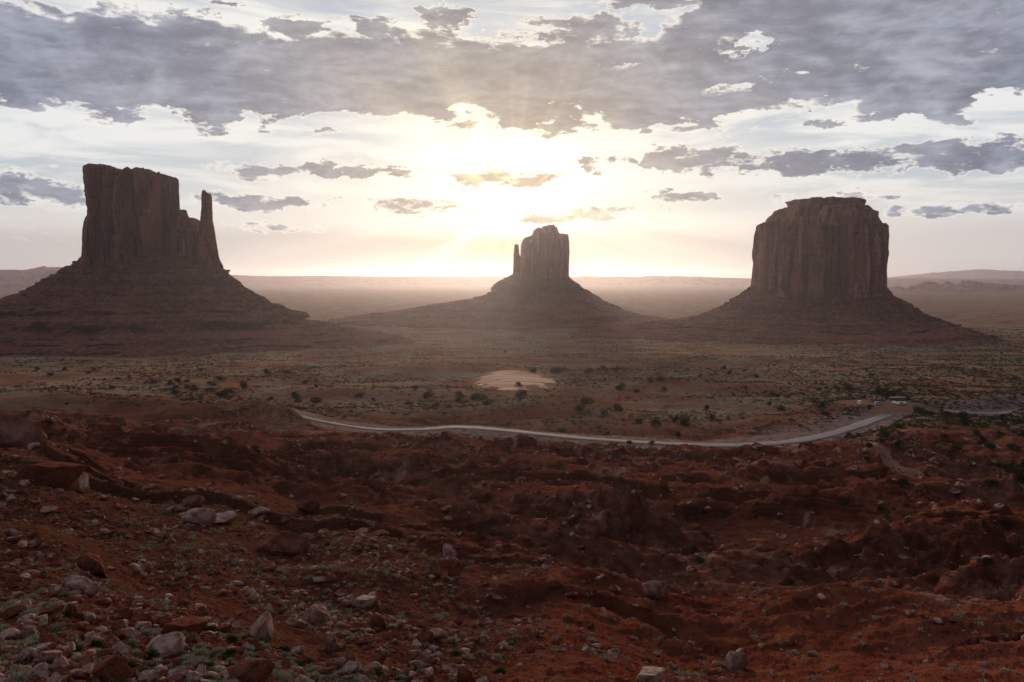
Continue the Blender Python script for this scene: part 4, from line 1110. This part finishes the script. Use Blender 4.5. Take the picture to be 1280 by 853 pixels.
vehicle('pickup', 'black', 1100, 503.5, 457, .2, 'dark pickup truck parked behind the silver car')
vehicle('pickup', 'red', 1090, 503.5, 456, 1.5, 'brownish red pickup seen end on between van and silver car')
vehicle('car', 'white', 1117.5, 505.2, 450, 1.3, 'small white car left of the white pair at the turn-out')
vehicle('suv', 'white', 1125.5, 506.8, 446, .4, 'white car parked at the right end, in front of the sales stand')
vehicle('car', 'white', 1129.5, 506.2, 449, 1.5, 'white car parked last at the right, end on')
def stand():
    P = at(1122, 503.6, 458); P[2] = float(np.ravel(land(P[0:1], P[1:2]))[0])
    r_ = empty('sales_stand', P, .05); tag(r_, 'long low grey sales stand with flat roof behind the white cars', 'stand')
    Mw = plain_material('weathered_wood', (.20, .16, .13), .9); Mr = plain_material('roof_sheet', (.24, .25, .24), .6)
    for sx_ in (-4, -1.3, 1.3, 4):
        for sy in (-1.3, 1.3): mesh_obj('post', *box(sx_-.06, sx_+.06, sy-.06, sy+.06, 0, 2.25, bev=0), Mw, r_)
    mesh_obj('roof', *box(-4.5, 4.5, -1.7, 1.7, 2.26, 2.40, bev=.02), Mr, r_)
    mesh_obj('counter', *box(-3.9, 3.9, -1.2, -.6, .8, .9, bev=.01), Mw, r_)
    mesh_obj('back_wall', *box(-4.0, 4.0, 1.20, 1.26, .1, 2.0, bev=0), Mw, r_)
stand()
def house(px, py, Yd, w, label, rz):
    P = at(px, py, Yd); P[2] = float(np.ravel(land(P[0:1], P[1:2]))[0])
    r_ = empty('ranch_house', P, rz); tag(r_, label, 'house')
    Mw = PAINTS['white']
    mesh_obj('wall', *box(-w/2, w/2, -3, 3, -.3, 3, bev=.02), Mw, r_)
    V, Fc = prism([(-3.4, 3.002), (3.4, 3.002), (0, 4.6)], w+.8); V = V[:, [1, 0, 2]]; mesh_obj('roof', V, Fc[:, ::-1], plain_material('roof_grey', (.45, .43, .42), .7), r_)
    mesh_obj('door', *box(-.5, .5, -3.05, -2.99, 0, 2.1, bev=0), plain_material('door_brown', (.12, .07, .05)), r_)
    for sx_ in (-w*.3, w*.3): mesh_obj('window', *box(sx_-.6, sx_+.6, -3.05, -2.99, 1, 2.1, bev=0), M_glass, r_)
house(535.5, 408, 2300, 7.5, 'white house far out on the plain, the larger of two', .2)
house(492.5, 408.5, 2320, 5.0, 'tiny white house far out on the plain, left of the larger one', -.2)

# ------------------------------------------------------------------ haze
def haze():
    V, Fc = box(-30500, 30500, -30500, 30500, -185, 262, bev=0)
    m = bpy.data.materials.new('haze_air'); m.use_nodes = True; nt = m.node_tree; nt.nodes.clear()
    o_ = nt.nodes.new('ShaderNodeOutputMaterial'); pv_ = nt.nodes.new('ShaderNodeVolumePrincipled')
    pv_.inputs['Color'].default_value = (.76, .78, 1.0, 1); pv_.inputs['Density'].default_value = 2.7e-5; pv_.inputs['Anisotropy'].default_value = .74
    nt.links.new(pv_.outputs[0], o_.inputs['Volume'])
    o = mesh_obj('haze', V, Fc, m); tag(o, kind='stuff')
haze()
